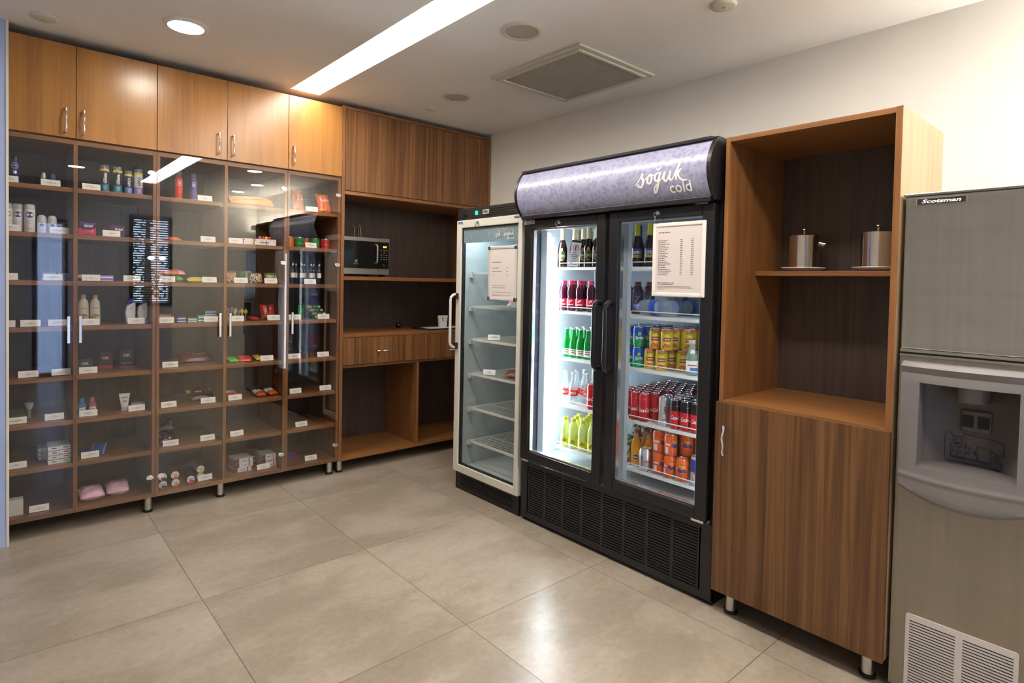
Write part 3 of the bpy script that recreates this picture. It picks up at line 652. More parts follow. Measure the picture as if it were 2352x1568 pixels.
m = MB().box(FX-0.002, FX, -1.420, -1.500, 1.730, 1.750, P('badge_white', 208, 210, 218)).box(FX-0.003, FX-0.002, -1.428, -1.492, 1.7335, 1.7465, P('badge_blue', 88, 98, 150)); m.box(FX-0.004, FX-0.003, -1.440, -1.480, 1.738, 1.742, MATS['badge_white']); m.build('badge', par, world=True)
for ya_, yb_, za_, zb_ in ((-2.52, -2.58, 1.752, 1.762), (-1.43, -1.49, 1.752, 1.760), (-2.54, -2.60, 0.360, 0.370), (-1.43, -1.48, 0.360, 0.370)): MB().box(FX+0.004, FX+0.04, ya_, yb_, za_, zb_, CHROME).build('door_hinge', par, world=True)
# louvred base panel
m = MB(); G = P('grille_black', 30, 29, 31, 0.45); gx = FX+0.030
m.box(gx+0.010, gx+0.028, FY1, FY0, 0.02, 0.352, P('slot_black', 3, 3, 3, 0.9))
cols = 8; gy0, gy1 = FY0-0.060, FY1+0.060; cw = (gy0-gy1)/cols
m.box(gx, gx+0.010, gy0, FY0, 0.02, 0.352, G).box(gx, gx+0.010, FY1, gy1, 0.02, 0.352, G).box(gx, gx+0.010, gy1, gy0, 0.330, 0.352, G).box(gx, gx+0.010, gy1, gy0, 0.02, 0.055, G)
for i in range(cols+1): m.box(gx, gx+0.010, gy0-cw*i-0.008, gy0-cw*i+0.008, 0.055, 0.330, G)
z = 0.055
while z < 0.326:
    m.box(gx+0.001, gx+0.010, gy1, gy0, z+0.0055, z+0.0138, G); z += 0.0138
m.build('base_grille', par, world=True)
MB().box(FX+0.07, XB-0.06, FY1+0.03, FY0-0.03, 0.0, 0.03, BLACKM).build('foot_skirt', par, world=True)
# curved header
def header_mat():
    m, n, l, p = newmat('header_film'); v = coords(n, l, (1, 1, 1), randomize=False)
    vo = n.new('ShaderNodeTexVoronoi'); vo.inputs['Scale'].default_value = 55; vo.feature = 'SMOOTH_F1'; l.new(v, vo.inputs['Vector'])
    no = n.new('ShaderNodeTexNoise'); no.inputs['Scale'].default_value = 7; no.inputs['Detail'].default_value = 3; l.new(v, no.inputs['Vector'])
    a = n.new('ShaderNodeMath'); a.operation = 'MULTIPLY_ADD'; a.inputs[1].default_value = 0.5; l.new(no.outputs['Fac'], a.inputs[0]); l.new(vo.outputs['Distance'], a.inputs[2])
    r = ramp(n, [(0.40, sr(128, 130, 156)), (0.58, sr(142, 144, 170)), (0.8, sr(154, 156, 180))]); l.new(a.outputs[0], r.inputs[0]); l.new(r.outputs[0], p.inputs['Base Color'])
    p.inputs['Roughness'].default_value = 0.28
    return m
HM = header_mat()
def arc(x_add=0.0, n=14, za=1.776, zb=2.020):
    o = []
    for i in range(n+1):
        k = i/n; z = za+(zb-za)*k; o.append((2.345-0.056*math.sin(PI*min(1, k*0.98+0.03))**0.8+x_add-0.004*k, z))
    return o
A = arc()
m = MB(); k = len(A); vs = [(x, y, z) for y in (FY0-0.018, FY1+0.018) for x, z in A]
m.add(vs, [(i, i+1, k+i+1, k+i) for i in range(k-1)], HM, True); hp = m.build('header_panel', par, world=True); hp['label'] = 'lilac patterned curved header film'
m = MB()
for ya, yb in ((FY0, FY0-0.018), (FY1+0.018, FY1)): m.extrude([(2.40, 1.760)]+[(2.345, 1.764)]+arc(-0.004)+[(2.345, 2.032), (2.40, 2.032)], 'y', yb, ya, BLACK)
m.box(2.325, 2.40, FY1+0.018, FY0-0.018, 2.018, 2.032, BLACK).box(2.325, 2.40, FY1+0.018, FY0-0.018, 1.756, 1.778, BLACK)
m.build('header_frame', par, world=True, bev=0.002)
def on_header(y, z, off=0.0012):
    for (xa, za), (xb, zb) in zip(A, A[1:]):
        if za <= z <= zb: return (xa+(xb-xa)*(z-za)/(zb-za)-off, y, z)
    return (2.29-off, y, z)
def strokes(mb, lst, y0, z0, k, mat, mapf, w=1.0):
    """handwritten strokes: polylines with pen widths, drawn as flat ribbons; s = (x, y) to the right and up"""
    for pts in lst:
        P_ = [Vector((a, b_)) for a, b_, c_ in pts]; W = [c_*w for a, b_, c_ in pts]; Q = []; QW = []
        for i in range(len(P_)-1):          # Catmull-Rom smoothing
            p0 = P_[max(i-1, 0)]; p1 = P_[i]; p2 = P_[i+1]; p3 = P_[min(i+2, len(P_)-1)]
            for s in range(6):
                t_ = s/6; Q.append(0.5*((2*p1)+(p2-p0)*t_+(2*p0-5*p1+4*p2-p3)*t_*t_+(3*p1-p0-3*p2+p3)*t_**3)); QW.append(W[i]*(1-t_)+W[i+1]*t_)
        Q.append(P_[-1]); QW.append(W[-1]); vs = []
        for i, q in enumerate(Q):
            tn = (Q[min(i+1, len(Q)-1)]-Q[max(i-1, 0)]); tn = tn.normalized() if tn.length > 1e-6 else Vector((1, 0)); nn = Vector((-tn.y, tn.x))
            for s in (-1, 1):
                r = q+nn*QW[i]*s; vs.append(mapf(y0-r.x*k, z0+r.y*k))
        mb.add(vs, [(2*i, 2*i+2, 2*i+3, 2*i+1) for i in range(len(Q)-1)], mat)
W2 = P('sign_white', 236, 232, 228, 0.5)
SOGUK = [  # s o g-breve u k, unit = x-height
 [(-0.25, 0.05, .05), (0.2, 0.5, .05), (0.62, 1.0, .09), (0.45, 0.75, .12), (0.62, 0.35, .12), (0.35, -0.12, .1), (0.0, -0.02, .09), (0.12, 0.12, .06)],
 [(0.62, 0.3, .05), (0.95, 0.55, .06), (1.35, 0.85, .06), (1.12, 0.62, .1), (1.05, 0.2, .1), (1.3, 0.1, .08), (1.52, 0.5, .09), (1.35, 0.85, .06), (1.75, 0.7, .05)],
 [(2.3, 0.85, .05), (1.95, 0.8, .08), (1.82, 0.4, .1), (2.05, 0.22, .08), (2.3, 0.6, .07), (2.42, 0.95, .08), (2.2, 0.2, .11), (1.9, -0.5, .12), (1.6, -0.72, .1), (1.72, -0.3, .06), (2.3, 0.18, .05), (2.7, 0.55, .05)],
 [(1.98, 1.28, .04), (2.2, 1.15, .06), (2.5, 1.38, .04)],
 [(2.62, 0.5, .05), (2.85, 0.92, .08), (2.72, 0.35, .11), (2.95, 0.12, .08), (3.25, 0.5, .07), (3.42, 0.92, .08), (3.3, 0.3, .11), (3.5, 0.15, .07), (3.85, 0.6, .06)],
 [(3.7, 0.4, .05), (4.1, 1.1, .08), (4.3, 1.75, .08), (4.1, 1.0, .11), (3.9, 0.1, .09)],
 [(3.98, 0.5, .05), (4.3, 0.85, .07), (4.4, 0.95, .08), (4.18, 0.6, .08), (4.25, 0.25, .09), (4.6, 0.0, .09), (5.0, 0.02, .03)]]
m = MB(); strokes(m, SOGUK, -2.258, 1.853, 0.052, W2, on_header)
vs, fs, w_, h_ = text_geo('cold', 0, 0.012); kk = 0.047/h_
m.build('header_lettering', par, world=True)
MB().add([on_header(-2.478-x*kk, 1.828+y*kk, 0.0042) for x, y in vs], fs, W2).build('header_lettering', par, world=True)
lines = [(0.012, 0.075, 0.292, 0.004)]
for i in range(20):
    z = 0.255-i*0.0082; lines += [(0.012, 0.012+random.uniform(0.035, 0.075), z, 0.0030), (0.128, 0.140, z+0.001, 0.003), (0.182, 0.196, z+0.002, 0.003)]
lines += [(0.012, 0.10, 0.062, 0.0030), (0.012, 0.095, 0.055, 0.003), (0.012, 0.185, 0.046, 0.002), (0.012, 0.195, 0.040, 0.002), (0.012, 0.05, 0.034, 0.002)]
snap_frame('large cream-framed drinks price list fixed on the right door of the black fridge', FX-0.0005, -2.310, -2.580, 1.344, 1.680, lines, False, 20)

# ---- cream single-door fridge
SX, SY0, SY1 = 2.375, -0.724, -1.374
par = thing('single_door_fridge', (2.75, -1.05, 0.0), 'narrow cream-framed glass-door fridge, nearly empty, left of the black one', 'fridge')
par_loc = Vector(par.location)
SW = P('fridge_shell', 196, 196, 190, 0.4)
b = MB(); b.box(SX+0.045, 3.02, SY0-0.020, SY0-0.001, 0.02, 1.80, SW).box(SX+0.045, 3.02, SY1+0.001, SY1+0.020, 0.02, 1.80, SW).box(3.0, 3.02, SY1+0.02, SY0-0.02, 0.02, 1.80, SW).box(SX+0.045, 3.0, SY1+0.02, SY0-0.02, 1.76, 1.80, SW).box(SX+0.06, 3.0, SY1+0.02, SY0-0.02, 0.03, 0.135, SW)
b.build('body', par, world=True)
LG = P('liner_green_white', 176, 184, 182, 0.4)
b = MB(); b.box(SX+0.046, 2.985, SY0-0.034, SY0-0.021, 0.136, 1.759, LG).box(SX+0.046, 2.985, SY1+0.021, SY1+0.034, 0.136, 1.759, LG).box(SX+0.046, 2.985, SY1+0.034, SY0-0.034, 0.136, 0.150, LG).box(SX+0.046, 2.985, SY1+0.034, SY0-0.034, 1.745, 1.759, LG).box(2.985, 2.999, SY1+0.021, SY0-0.021, 0.136, 1.759, P('liner_back', 138, 148, 154, 0.4))
b.build('liner', par, world=True)
MB().tube([(2.98, y, z) for y, z in rrect(-1.24, -0.86, 0.17, 0.34, 0.05)], 0.006, P('liner_back', 138, 148, 154, 0.4), 8, closed=True).build('back_embossing', par, world=True)
m = MB().box(SX+0.010, 3.0, SY1, SY0, 1.801, 1.874, P('panel_black', 36, 34, 34, 0.4))
for i in range(5): m.box(SX+0.008, SX+0.010, SY0-0.01, SY0-0.07-0.006*i, 1.812+0.011*i, 1.816+0.011*i, BLACKM)
for i in range(4): m.box(SX+0.007, SX+0.010, SY1+0.02, SY0-0.30, 1.815+0.013*i, 1.818+0.013*i, BLACKM)
tp = m.build('top_panel', par, world=True, bev=0.003)
MB().lathe([(0, 0), (0.014, 0), (0.013, 0.010), (0, 0.011)], BLACK, (SX+0.010-par_loc.x, -0.805-par_loc.y, 1.832), 20, rot=Matrix.Rotation(-PI/2, 3, 'Y')).build('thermostat_knob', par)
MB().box(SX+0.004, SX+0.010, -0.915, -0.935, 1.826, 1.850, P('led_green', 30, 200, 120, emit=1.5)).build('power_light', par, world=True)['label'] = 'small green light'
MB().box(SX+0.005, SX+0.010, -0.992, -1.050, 1.826, 1.852, CREAM).box(SX+0.004, SX+0.005, -0.999, -1.043, 1.831, 1.847, P('lcd', 88, 90, 76, 0.3)).build('thermometer', par, world=True)
m = MB(); t_ = 0.050; z0, z1 = 0.122, 1.798
m.box(SX, SX+0.04, SY0, SY0-t_, z0, z1, CREAM).box(SX, SX+0.04, SY1+0.036, SY1, z0, z1, CREAM).box(SX, SX+0.04, SY0-t_, SY1+0.036, z0, z0+0.050, CREAM).box(SX, SX+0.04, SY0-t_, SY1+0.036, z1-t_, z1, CREAM)
d = m.build('door', par, world=True, bev=0.004)
a, b_, c_, e = SY0-t_, SY1+0.036, z0+0.050, z1-t_; s = 0.006
m = MB().box(SX+0.010, SX+0.036, a, a-s, c_, e, BLACK).box(SX+0.010, SX+0.036, b_+s, b_, c_, e, BLACK).box(SX+0.010, SX+0.036, a-s, b_+s, c_, c_+s, BLACK).box(SX+0.010, SX+0.036, a-s, b_+s, e-s, e, BLACK); m.build('gasket', par, world=True).parent = d
MB().box(SX+0.012, SX+0.016, a-s, b_+s, c_+s, e-s, FPANE).build('glass_pane', par, world=True).parent = d
def film():
    m, n, l, p = newmat('door_film'); v = coords(n, l, (1, 1, 1), randomize=False)
    vo = n.new('ShaderNodeTexVoronoi'); vo.inputs['Scale'].default_value = 90; l.new(v, vo.inputs['Vector'])
    r = ramp(n, [(0.2, sr(120, 142, 150)), (0.7, sr(146, 166, 172))]); l.new(vo.outputs['Distance'], r.inputs[0]); l.new(r.outputs[0], p.inputs['Base Color']); p.inputs['Roughness'].default_value = 0.3
    return m
MB().box(SX+0.017, SX+0.019, a-s-0.001, b_+s+0.001, 1.648, e-s, film()).build('header_film', par, world=True).parent = d
flat = lambda y, z: (SX+0.0165-0.006, y, z)
COK = [[(0.85, 0.8, .07), (0.45, 0.85, .08), (0.25, 0.4, .09), (0.5, 0.1, .08), (0.9, 0.3, .06)], [(0.5, 0.05, .06), (0.6, -0.2, .08), (0.4, -0.3, .05)],
       [(1.3, 0.85, .06), (1.05, 0.5, .09), (1.2, 0.1, .08), (1.5, 0.45, .08), (1.3, 0.85, .06), (1.7, 0.8, .05)], [(1.8, 0.3, .05), (2.1, 1.2, .07), (2.0, 1.6, .07), (1.85, 0.8, .09), (1.8, 0.1, .08)], [(1.9, 0.5, .06), (2.3, 0.9, .07), (2.05, 0.5, .08), (2.4, 0.1, .07)]]
m = MB(); strokes(m, COK, -1.115, 1.678, 0.021, W2, flat); m.build('header_lettering', par, world=True).parent = d; m = MB(); strokes(m, SOGUK, -1.198, 1.680, 0.019, W2, flat); m.build('header_lettering', par, world=True).parent = d; m = MB()
m.text('really cold', flat(-1.255, 1.661), (0, -1, 0), (0, 0, 1), 0.014, W2, width=0.07); m.build('header_lettering', par, world=True).parent = d
m = MB(); m.box(SX-0.018, SX, SY0-0.010, SY0-0.034, 1.275, 1.315, BLACK).box(SX-0.018, SX, SY0-0.010, SY0-0.034, 0.945, 0.985, BLACK)
m.tube([(SX-0.010, SY0-0.018, 1.310), (SX-0.032, SY0-0.012, 1.302), (SX-0.046, SY0-0.008, 1.285), (SX-0.048, SY0-0.008, 1.270), (SX-0.048, SY0-0.008, 0.990), (SX-0.046, SY0-0.008, 0.975), (SX-0.032, SY0-0.012, 0.958), (SX-0.010, SY0-0.018, 0.952)], 0.009, CREAM, 12)
m.build('handle', par, world=True, bev=0.0).parent = d
m = MB().tube([(SX-0.003, SY0-0.02, 0.940), (SX-0.02, SY0-0.002, 0.936), (SX-0.03, SY0+0.016, 0.936)], 0.0035, CHROME, 8); m.build('latch_pin', par, world=True).parent = d
key_lock(par, SX, -0.960+0.0, 1.772).parent = d
m = MB().box(SX-0.002, SX, SY0-0.010, SY0-0.075, 1.775, 1.792, MATS['badge_white']).box(SX-0.003, SX-0.002, SY0-0.016, SY0-0.068, 1.778, 1.789, MATS['badge_blue']); m.box(SX-0.002, SX, SY1+0.070, SY1+0.018, 1.778, 1.790, MATS['badge_blue']); m.build('badge', par, world=True)
m = MB().box(SX+0.02, SX+0.06, SY1+0.002, SY0-0.010, 0.0, 0.115, BLACK)
for i in range(6):
    m.box(SX+0.014, SX+0.020, SY1+0.07, SY0-0.07, 0.030+0.012*i, 0.0345+0.012*i, P('grille_black', 30, 29, 31))
m.lathe([(0, 0), (0.013, 0), (0.011, 0.014), (0, 0.015)], BLACKM, (SX+0.02-0, -1.02, 0.078), 16, rot=Matrix.Rotation(-PI/2, 3, 'Y'))
m.build('base_grille', par, world=True)
MB().box(SX+0.046, 2.5, SY0-0.0008, SY0-0.004, 0.0, 0.02, SW).box(2.9, 3.0, SY1+0.02, SY0-0.02, 0.0, 0.03, BLACK).build('feet', par, world=True)
SSZ = [1.462, 1.235, 1.015, 0.783, 0.553, 0.328]
for z in SSZ:
    wire_shelf(par, 2.455, 2.96, SY0-0.072, SY1+0.050, z, P('shelf_cream', 216, 216, 206, 0.4), lip=False, step=0.030)
m = MB()
for z in SSZ:
    for y in (SY0-0.036, SY1+0.036+0.012): m.box(2.460, 2.490, y, y-0.030, z-0.040, z-0.012, WHITE)
m.build('shelf_clips', par, world=True)
MB().box(2.445, 2.475, SY0-0.06, SY1+0.06, 1.716, 1.736, plain('cool_light', (0.78, 0.90, 1.0), 0.5, emit=14)).build('light_bar', par, world=True)['label'] = 'glowing cool light bar'
snap_frame('silver-framed price list with rounded corners on the cream fridge door', SX+0.0095, -1.063, -1.330, 1.282, 1.616,
           [(0.02, 0.105, 0.235, 0.004), (0.02, 0.085, 0.200, 0.003), (0.155, 0.170, 0.200, 0.003), (0.02, 0.11, 0.178, 0.003), (0.155, 0.170, 0.178, 0.003), (0.02, 0.035, 0.156, 0.003), (0.155, 0.170, 0.156, 0.003), (0.02, 0.15, 0.090, 0.003), (0.02, 0.145, 0.078, 0.003), (0.02, 0.20, 0.050, 0.002), (0.02, 0.20, 0.034, 0.002), (0.02, 0.12, 0.029, 0.002)], True, 0)

# ------------------------------------------------------------------ ice dispenser
def brushed(name, col, rough):
    m, n, l, p = newmat(name); v = coords(n, l, (60, 60, 1.2), randomize=False)
    no = n.new('ShaderNodeTexNoise'); no.inputs['Scale'].default_value = 1; no.inputs['Detail'].default_value = 4; l.new(v, no.inputs['Vector'])
    r = ramp(n, [(0.3, tuple(c*0.94 for c in col)), (0.7, tuple(c*1.04 for c in col))]); l.new(no.outputs['Fac'], r.inputs[0]); l.new(r.outputs[0], p.inputs['Base Color'])
    v2 = coords(n, l, (1.2, 0.6, 9), randomize=False); n2 = n.new('ShaderNodeTexNoise'); n2.inputs['Scale'].default_value = 1; l.new(v2, n2.inputs['Vector'])
    bp = n.new('ShaderNodeBump'); bp.inputs['Strength'].default_value = 0.35; bp.inputs['Distance'].default_value = 0.03; l.new(n2.outputs['Fac'], bp.inputs['Height']); l.new(bp.outputs[0], p.inputs['Normal'])
    p.inputs['Metallic'].default_value = 1.0; p.inputs['Roughness'].default_value = rough
    return m
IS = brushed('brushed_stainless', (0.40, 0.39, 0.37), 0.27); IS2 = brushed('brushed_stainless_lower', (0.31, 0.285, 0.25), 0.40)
par = thing('ice_dispenser', (2.66, -3.515, 0.0), 'tall stainless steel ice dispenser at the right edge of the room', 'ice dispenser')
par_loc = Vector(par.location); IX, IY0, IY1 = 2.385, -3.308, -3.722
MB().box(IX, 2.96, IY1, IY0, 1.196, 1.712, IS).build('upper_cabinet', par, world=True, bev=0.004)
MB().box(IX-0.005, 2.965, IY1-0.005, IY0+0.005, 1.712, 1.722, IS).build('lid', par, world=True, bev=0.003)
yc, hw = -3.505, 0.128
lo = MB()
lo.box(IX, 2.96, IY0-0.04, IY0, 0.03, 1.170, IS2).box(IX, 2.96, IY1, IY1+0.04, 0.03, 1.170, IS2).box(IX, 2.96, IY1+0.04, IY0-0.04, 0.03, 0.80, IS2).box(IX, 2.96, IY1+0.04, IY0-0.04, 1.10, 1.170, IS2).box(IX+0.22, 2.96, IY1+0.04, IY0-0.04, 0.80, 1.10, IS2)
lo.build('lower_cabinet', par, world=True)
MB().box(IX-0.004, IX+0.3, IY1, IY0, 1.171, 1.179, IS).box(IX-0.002, IX+0.3, IY1, IY0, 1.185, 1.195, IS).box(IX+0.004, 2.95, IY1+0.002, IY0-0.002, 1.1701, 1.1959, BLACKM).build('seam_trim', par, world=True)
# moulded grey housing, bowed outwards, with a hollow
HG = P('housing_grey', 116, 112, 112, 0.30); HD = P('hollow_grey', 98, 93, 92, 0.4)
def bow(y, z):     # front surface x
    k = (y-yc)/0.19; tz = (z-0.70)/0.46
    return IX-0.012-0.050*(1-k*k)*(0.55+0.45*(1-tz))-0.010
def hollow(y): return IX+0.040+0.075*math.cos(PI/2*max(-1, min(1, (y-yc)/hw)))
m = MB(); NY, NZ = 28, 24
ys = [IY0-0.012+(IY1+0.012-(IY0-0.012))*i/NY for i in range(NY+1)]
za, zb, zc_, zd = 0.700, 0.815, 1.090, 1.155
def zlow(y): k = (y-yc)/0.19; return 0.728-0.036*(1-k*k)
zs_top = [1.090, 1.100, 1.118, 1.126, 1.140, 1.150, 1.155]
def grid(rows, mat):
    n_ = len(rows[0]); vs = [q for r in rows for q in r]
    m.add(vs, [(i*n_+j, i*n_+j+1, (i+1)*n_+j+1, (i+1)*n_+j) for i in range(len(rows)-1) for j in range(n_-1)], mat, True)
def prof(y, z):    # small ridges and rounded rims
    x = bow(y, z)
    if z > 1.10: x += 0.006*math.sin((z-1.10)/0.055*PI*2)
    if z > 1.145: x += (z-1.145)*2.2
    if z < zlow(y)+0.012: x += (zlow(y)+0.012-z)*1.6
    if 0.765 < z < 0.785: x -= 0.004*math.sin((z-0.765)/0.02*PI)
    return x
grid([[(prof(y, z), y, z) for y in ys] for z in zs_top], HG)
grid([[(prof(y, zlow(y)+(0.815-zlow(y))*k), y, zlow(y)+(0.815-zlow(y))*k) for y in ys] for k in [0, .03, .08, .14, .3, .45, .5, .55, .6, .65, .7, .75, .8, .9, 1]], HG)
yl = [q for q in ys if q > yc+hw-0.001]; yr = [q for q in ys if q < yc-hw+0.001]
for side in (0, 1):
    yy = ([IY0-0.012+(yc+hw-(IY0-0.012))*i/6 for i in range(7)] if side == 0 else [yc-hw+(IY1+0.012-(yc-hw))*i/6 for i in range(7)])
    grid([[(prof(y, z), y, z) for y in yy] for z in [0.815+0.275*i/10 for i in range(11)]], HG)
    ye = yc+hw if side == 0 else yc-hw
    grid([[(bow(ye, z)*(1-k)+(IX+0.045)*k, ye, z) for k in (0, .3, .6, 1)] for z in (0.815, 0.95, 1.090)], HG)
    yo = ys[0] if side == 0 else ys[-1]
    grid([[(prof(yo, z)*(1-k)+IX*k, yo, z) for k in (0, 1)] for z in [zlow(yo), 0.75, 0.9, 1.1, 1.155]], HG)
yh = [yc+hw-2*hw*i/20 for i in range(21)]
grid([[(hollow(y), y, z) for y in yh] for z in (0.815, 0.95, 1.090)], HD)
grid([[(bow(y, 0.815)*(1-k)+hollow(y)*k, y, 0.815+0.006*math.sin(PI*k)) for y in yh] for k in (0, .2, .5, .8, 1)], HD)
grid([[(bow(y, 1.09)*(1-k)+hollow(y)*k, y, 1.090) for y in yh] for k in (0, .5, 1)], HD)
grid([[(prof(y, 1.155)*(1-k)+IX*k, y, 1.155) for y in ys] for k in (0, 1)], HG)
grid([[(prof(y, zlow(y))*(1-k)+IX*k, y, zlow(y)) for y in ys] for k in (0, 1)], HG)
m.build('housing', par, world=True)
MB().lathe([(0.0, 0.0), (0.040, 0.0), (0.044, 0.004), (0.044, 0.055), (0.0, 0.055)], HG, (IX+0.055-par_loc.x, yc-par_loc.y, 1.032), 32).build('ice_chute', par)
m = MB(); m.box(hollow(yc)-0.018, hollow(yc)+0.01, yc-0.042, yc+0.042, 0.926, 1.000, HD).build('lever_housing', par, world=True, bev=0.006)
MB().box(hollow(yc)-0.021, hollow(yc)-0.0175, yc+0.006, yc+0.036, 0.943, 0.983, BLACKM).box(hollow(yc)-0.021, hollow(yc)-0.0175, yc-0.036, yc-0.006, 0.943, 0.983, BLACKM).build('lever_openings', par, world=True)
m = MB(); INKB = P('picto_blue', 44, 40, 110, 0.5)
def pic(pts, r=0.0009, closed=False):
    m.tube([(hollow(yc+0.078-p*0.155)-0.0012, yc+0.078-p*0.155, 0.826+q*0.092-0.008*p) for p, q in pts], r*1.15, INKB, 5, closed)
pic([(.10, 1), (.03, 1), (0, .93), (0, .08), (.04, 0), (.93, 0), (.97, .05), (.97, .25), (.9, .3), (.86, .38)])
pic([(.10, 1), (.11, .88), (.28, .88), (.29, 1), (.93, 1), (1, .93), (1, .55), (.93, .56)])
pic([(.09, .62), (.09, .12), (.33, .12), (.33, .62)], closed=True); pic([(.09, .12), (.74, .12)], 0.0016)
pic([(.33, .54), (.42, .54), (.39, .28), (.33, .28)]); pic([(.33, .48), (.38, .48), (.36, .33), (.33, .33)])
for cx, cy in ((.15, .24), (.25, .22), (.17, .42), (.26, .44), (.22, .56), (.2, .74)): pic([(cx-.05, cy-.07), (cx+.04, cy-.08), (cx+.055, cy+.05), (cx-.03, cy+.08)], 0.0006, True)
pic([(.13, .82), (.12, .68)], 0.0006); pic([(.27, .82), (.28, .68)], 0.0006)
pic([(.53, .62), (.53, .12), (.77, .12), (.77, .62)], closed=True)
pic([(.78, .55), (.88, .5), (.93, .42), (.82, .42), (.80, .35), (.88, .33), (.80, .27), (.88, .22)], 0.0008)
yy = lambda p: yc+0.078-p*0.155
m.add([(hollow(yy(p))-0.0016, yy(p), 0.826+q*0.092-0.008*p) for p, q in ((.44, .38), (.51, .52), (.51, .24))], [(0, 1, 2)], INKB)
m.build('instruction_picture', par, world=True)
MB().lathe([(0, 0), (0.0035, 0), (0.003, 0.002), (0, 0.003)], plain('lamp_green', (0.45, 1.0, 0.05), 0.4, emit=6), (prof(-3.412, 1.108)-par_loc.x+0.001, -3.412-par_loc.y, 1.106), 12, rot=Matrix.Rotation(-PI/2, 3, 'Y')).build('indicator_light', par)['label'] = 'small glowing green light'
m = MB().box(IX-0.003, IX, -3.478, -3.340, 1.681, 1.703, P('badge_edge', 150, 140, 130, 0.3)).box(IX-0.004, IX-0.003, -3.476, -3.342, 1.6825, 1.7015, BLACKM)
m.text('Scotsman', (IX-0.0046, -3.409, 1.692), (0, -1, 0), (0, 0, 1), 0.0125, W2, width=0.108, shear=0.25, bold=0.03); m.build('badge', par, world=True)
m = MB(); GW = P('grille_pale', 196, 190, 186, 0.5); ga, gb = -3.354, -3.650
m.extrude(rrect(gb, ga, 0.040, 0.296, 0.008, 3), 'x', IX-0.004, IX, GW)
z = 0.275
dk = P('slot_shadow', 34, 30, 28, 0.9)
while z > 0.055:
    for ya_, yb_ in ((-3.366, -3.492), (-3.512, -3.638)): m.box(IX-0.0046, IX-0.0041, ya_, yb_, z-0.0028, z, dk)
    z -= 0.0098
m.build('air_grille', par, world=True)
MB().box(IX+0.01, 2.95, IY1+0.01, IY0-0.01, 0.0, 0.03, BLACKM).build('plinth', par, world=True)

# ------------------------------------------------------------------ things on the display shelves
ORD = ('first', 'second', 'third', 'fourth', 'fifth', 'sixth', 'seventh', 'eighth', 'ninth', 'tenth')
BAYN = {1: 'leftmost bay', 2: 'second bay', 3: 'third bay', 4: 'fourth bay', 5: 'rightmost bay'}
SHN = {1: 'top shelf', 2: 'second shelf', 3: 'third shelf', 4: 'fourth shelf', 5: 'fifth shelf', 6: 'sixth shelf', 7: 'seventh shelf', 8: 'bottom shelf'}
SZ = {1: 1.855, 2: 1.605, 3: 1.353, 4: 1.108, 5: 0.840, 6: 0.600, 7: 0.365, 8: 0.117}
EPS = 0.0006
CARDP = P('card_paper', 238, 236, 232, 0.75)
def make_card(w, h, seed):
    t = empty('price_card', (0, 0, -50)); R = Matrix.Rotation(-0.22, 3, 'X'); rnd = random.Random(seed)
    def q(x0, x1, y0, y1, z0, z1, mat, mb):
        vs = [R @ Vector((x, y, z)) for z in (z0, z1) for y in (y0, y1) for x in (x0, x1)]
        dz = -min(v.z for v in [R @ Vector((0, 0.0012, 0.0))]+[Vector((0, 0, 0))])
        mb.add(vs, [(0, 2, 3, 1), (4, 5, 7, 6), (0, 1, 5, 4), (2, 6, 7, 3), (0, 4, 6, 2), (1, 3, 7, 5)], mat)
    m = MB(); q(-w/2-0.002, w/2+0.002, 0.0004, 0.0022, 0.001, h+0.002, ACRYL, m);
    m.box(-w/2-0.002, w/2+0.002, -0.002, 0.022, 0.0, 0.0018, ACRYL); m.build('acrylic_holder', t)
    m = MB(); q(-w/2, w/2, -0.0008, 0.0003, 0.0022, h, CARDP, m); m.build('card', t)
    m = MB()
    for z, l, hh in ((h*0.66, rnd.uniform(0.10, 0.35), 0.0016), (h*0.50, rnd.uniform(0.25, 0.62), 0.0016), (h*0.34, 0.10, 0.0014)):
        x = -l*w/2
        while x < l*w/2:
            ww = min(rnd.uniform(0.0025, 0.008), l*w/2-x); q(x, x+ww, -0.0021, -0.0017, z-hh/2, z+hh/2, INK, m); x += ww+0.0012
    m.build('printed_lines', t)
    return t
PROTO = [make_card(0.083, 0.037, s) for s in range(4)]
CG = 'price cards in clear holders'
_used = [False]*4; _n = [0]
def card(bay, sh, x, where, y=0.055, rz=0.0, z=None):
    k = _n[0] % 4; _n[0] += 1
    lab = 'white price card, %s, %s, %s' % (BAYN[bay], SHN[sh], where)
    loc = (x, y, (SZ[sh] if z is None else z)+EPS)
    if not _used[k]:
        _used[k] = True; o = PROTO[k]; o.location = loc; o.rotation_euler = (0, 0, rz); tag(o, lab, 'price card', CG)
    else: copy_thing(PROTO[k], loc, rz, lab, CG)
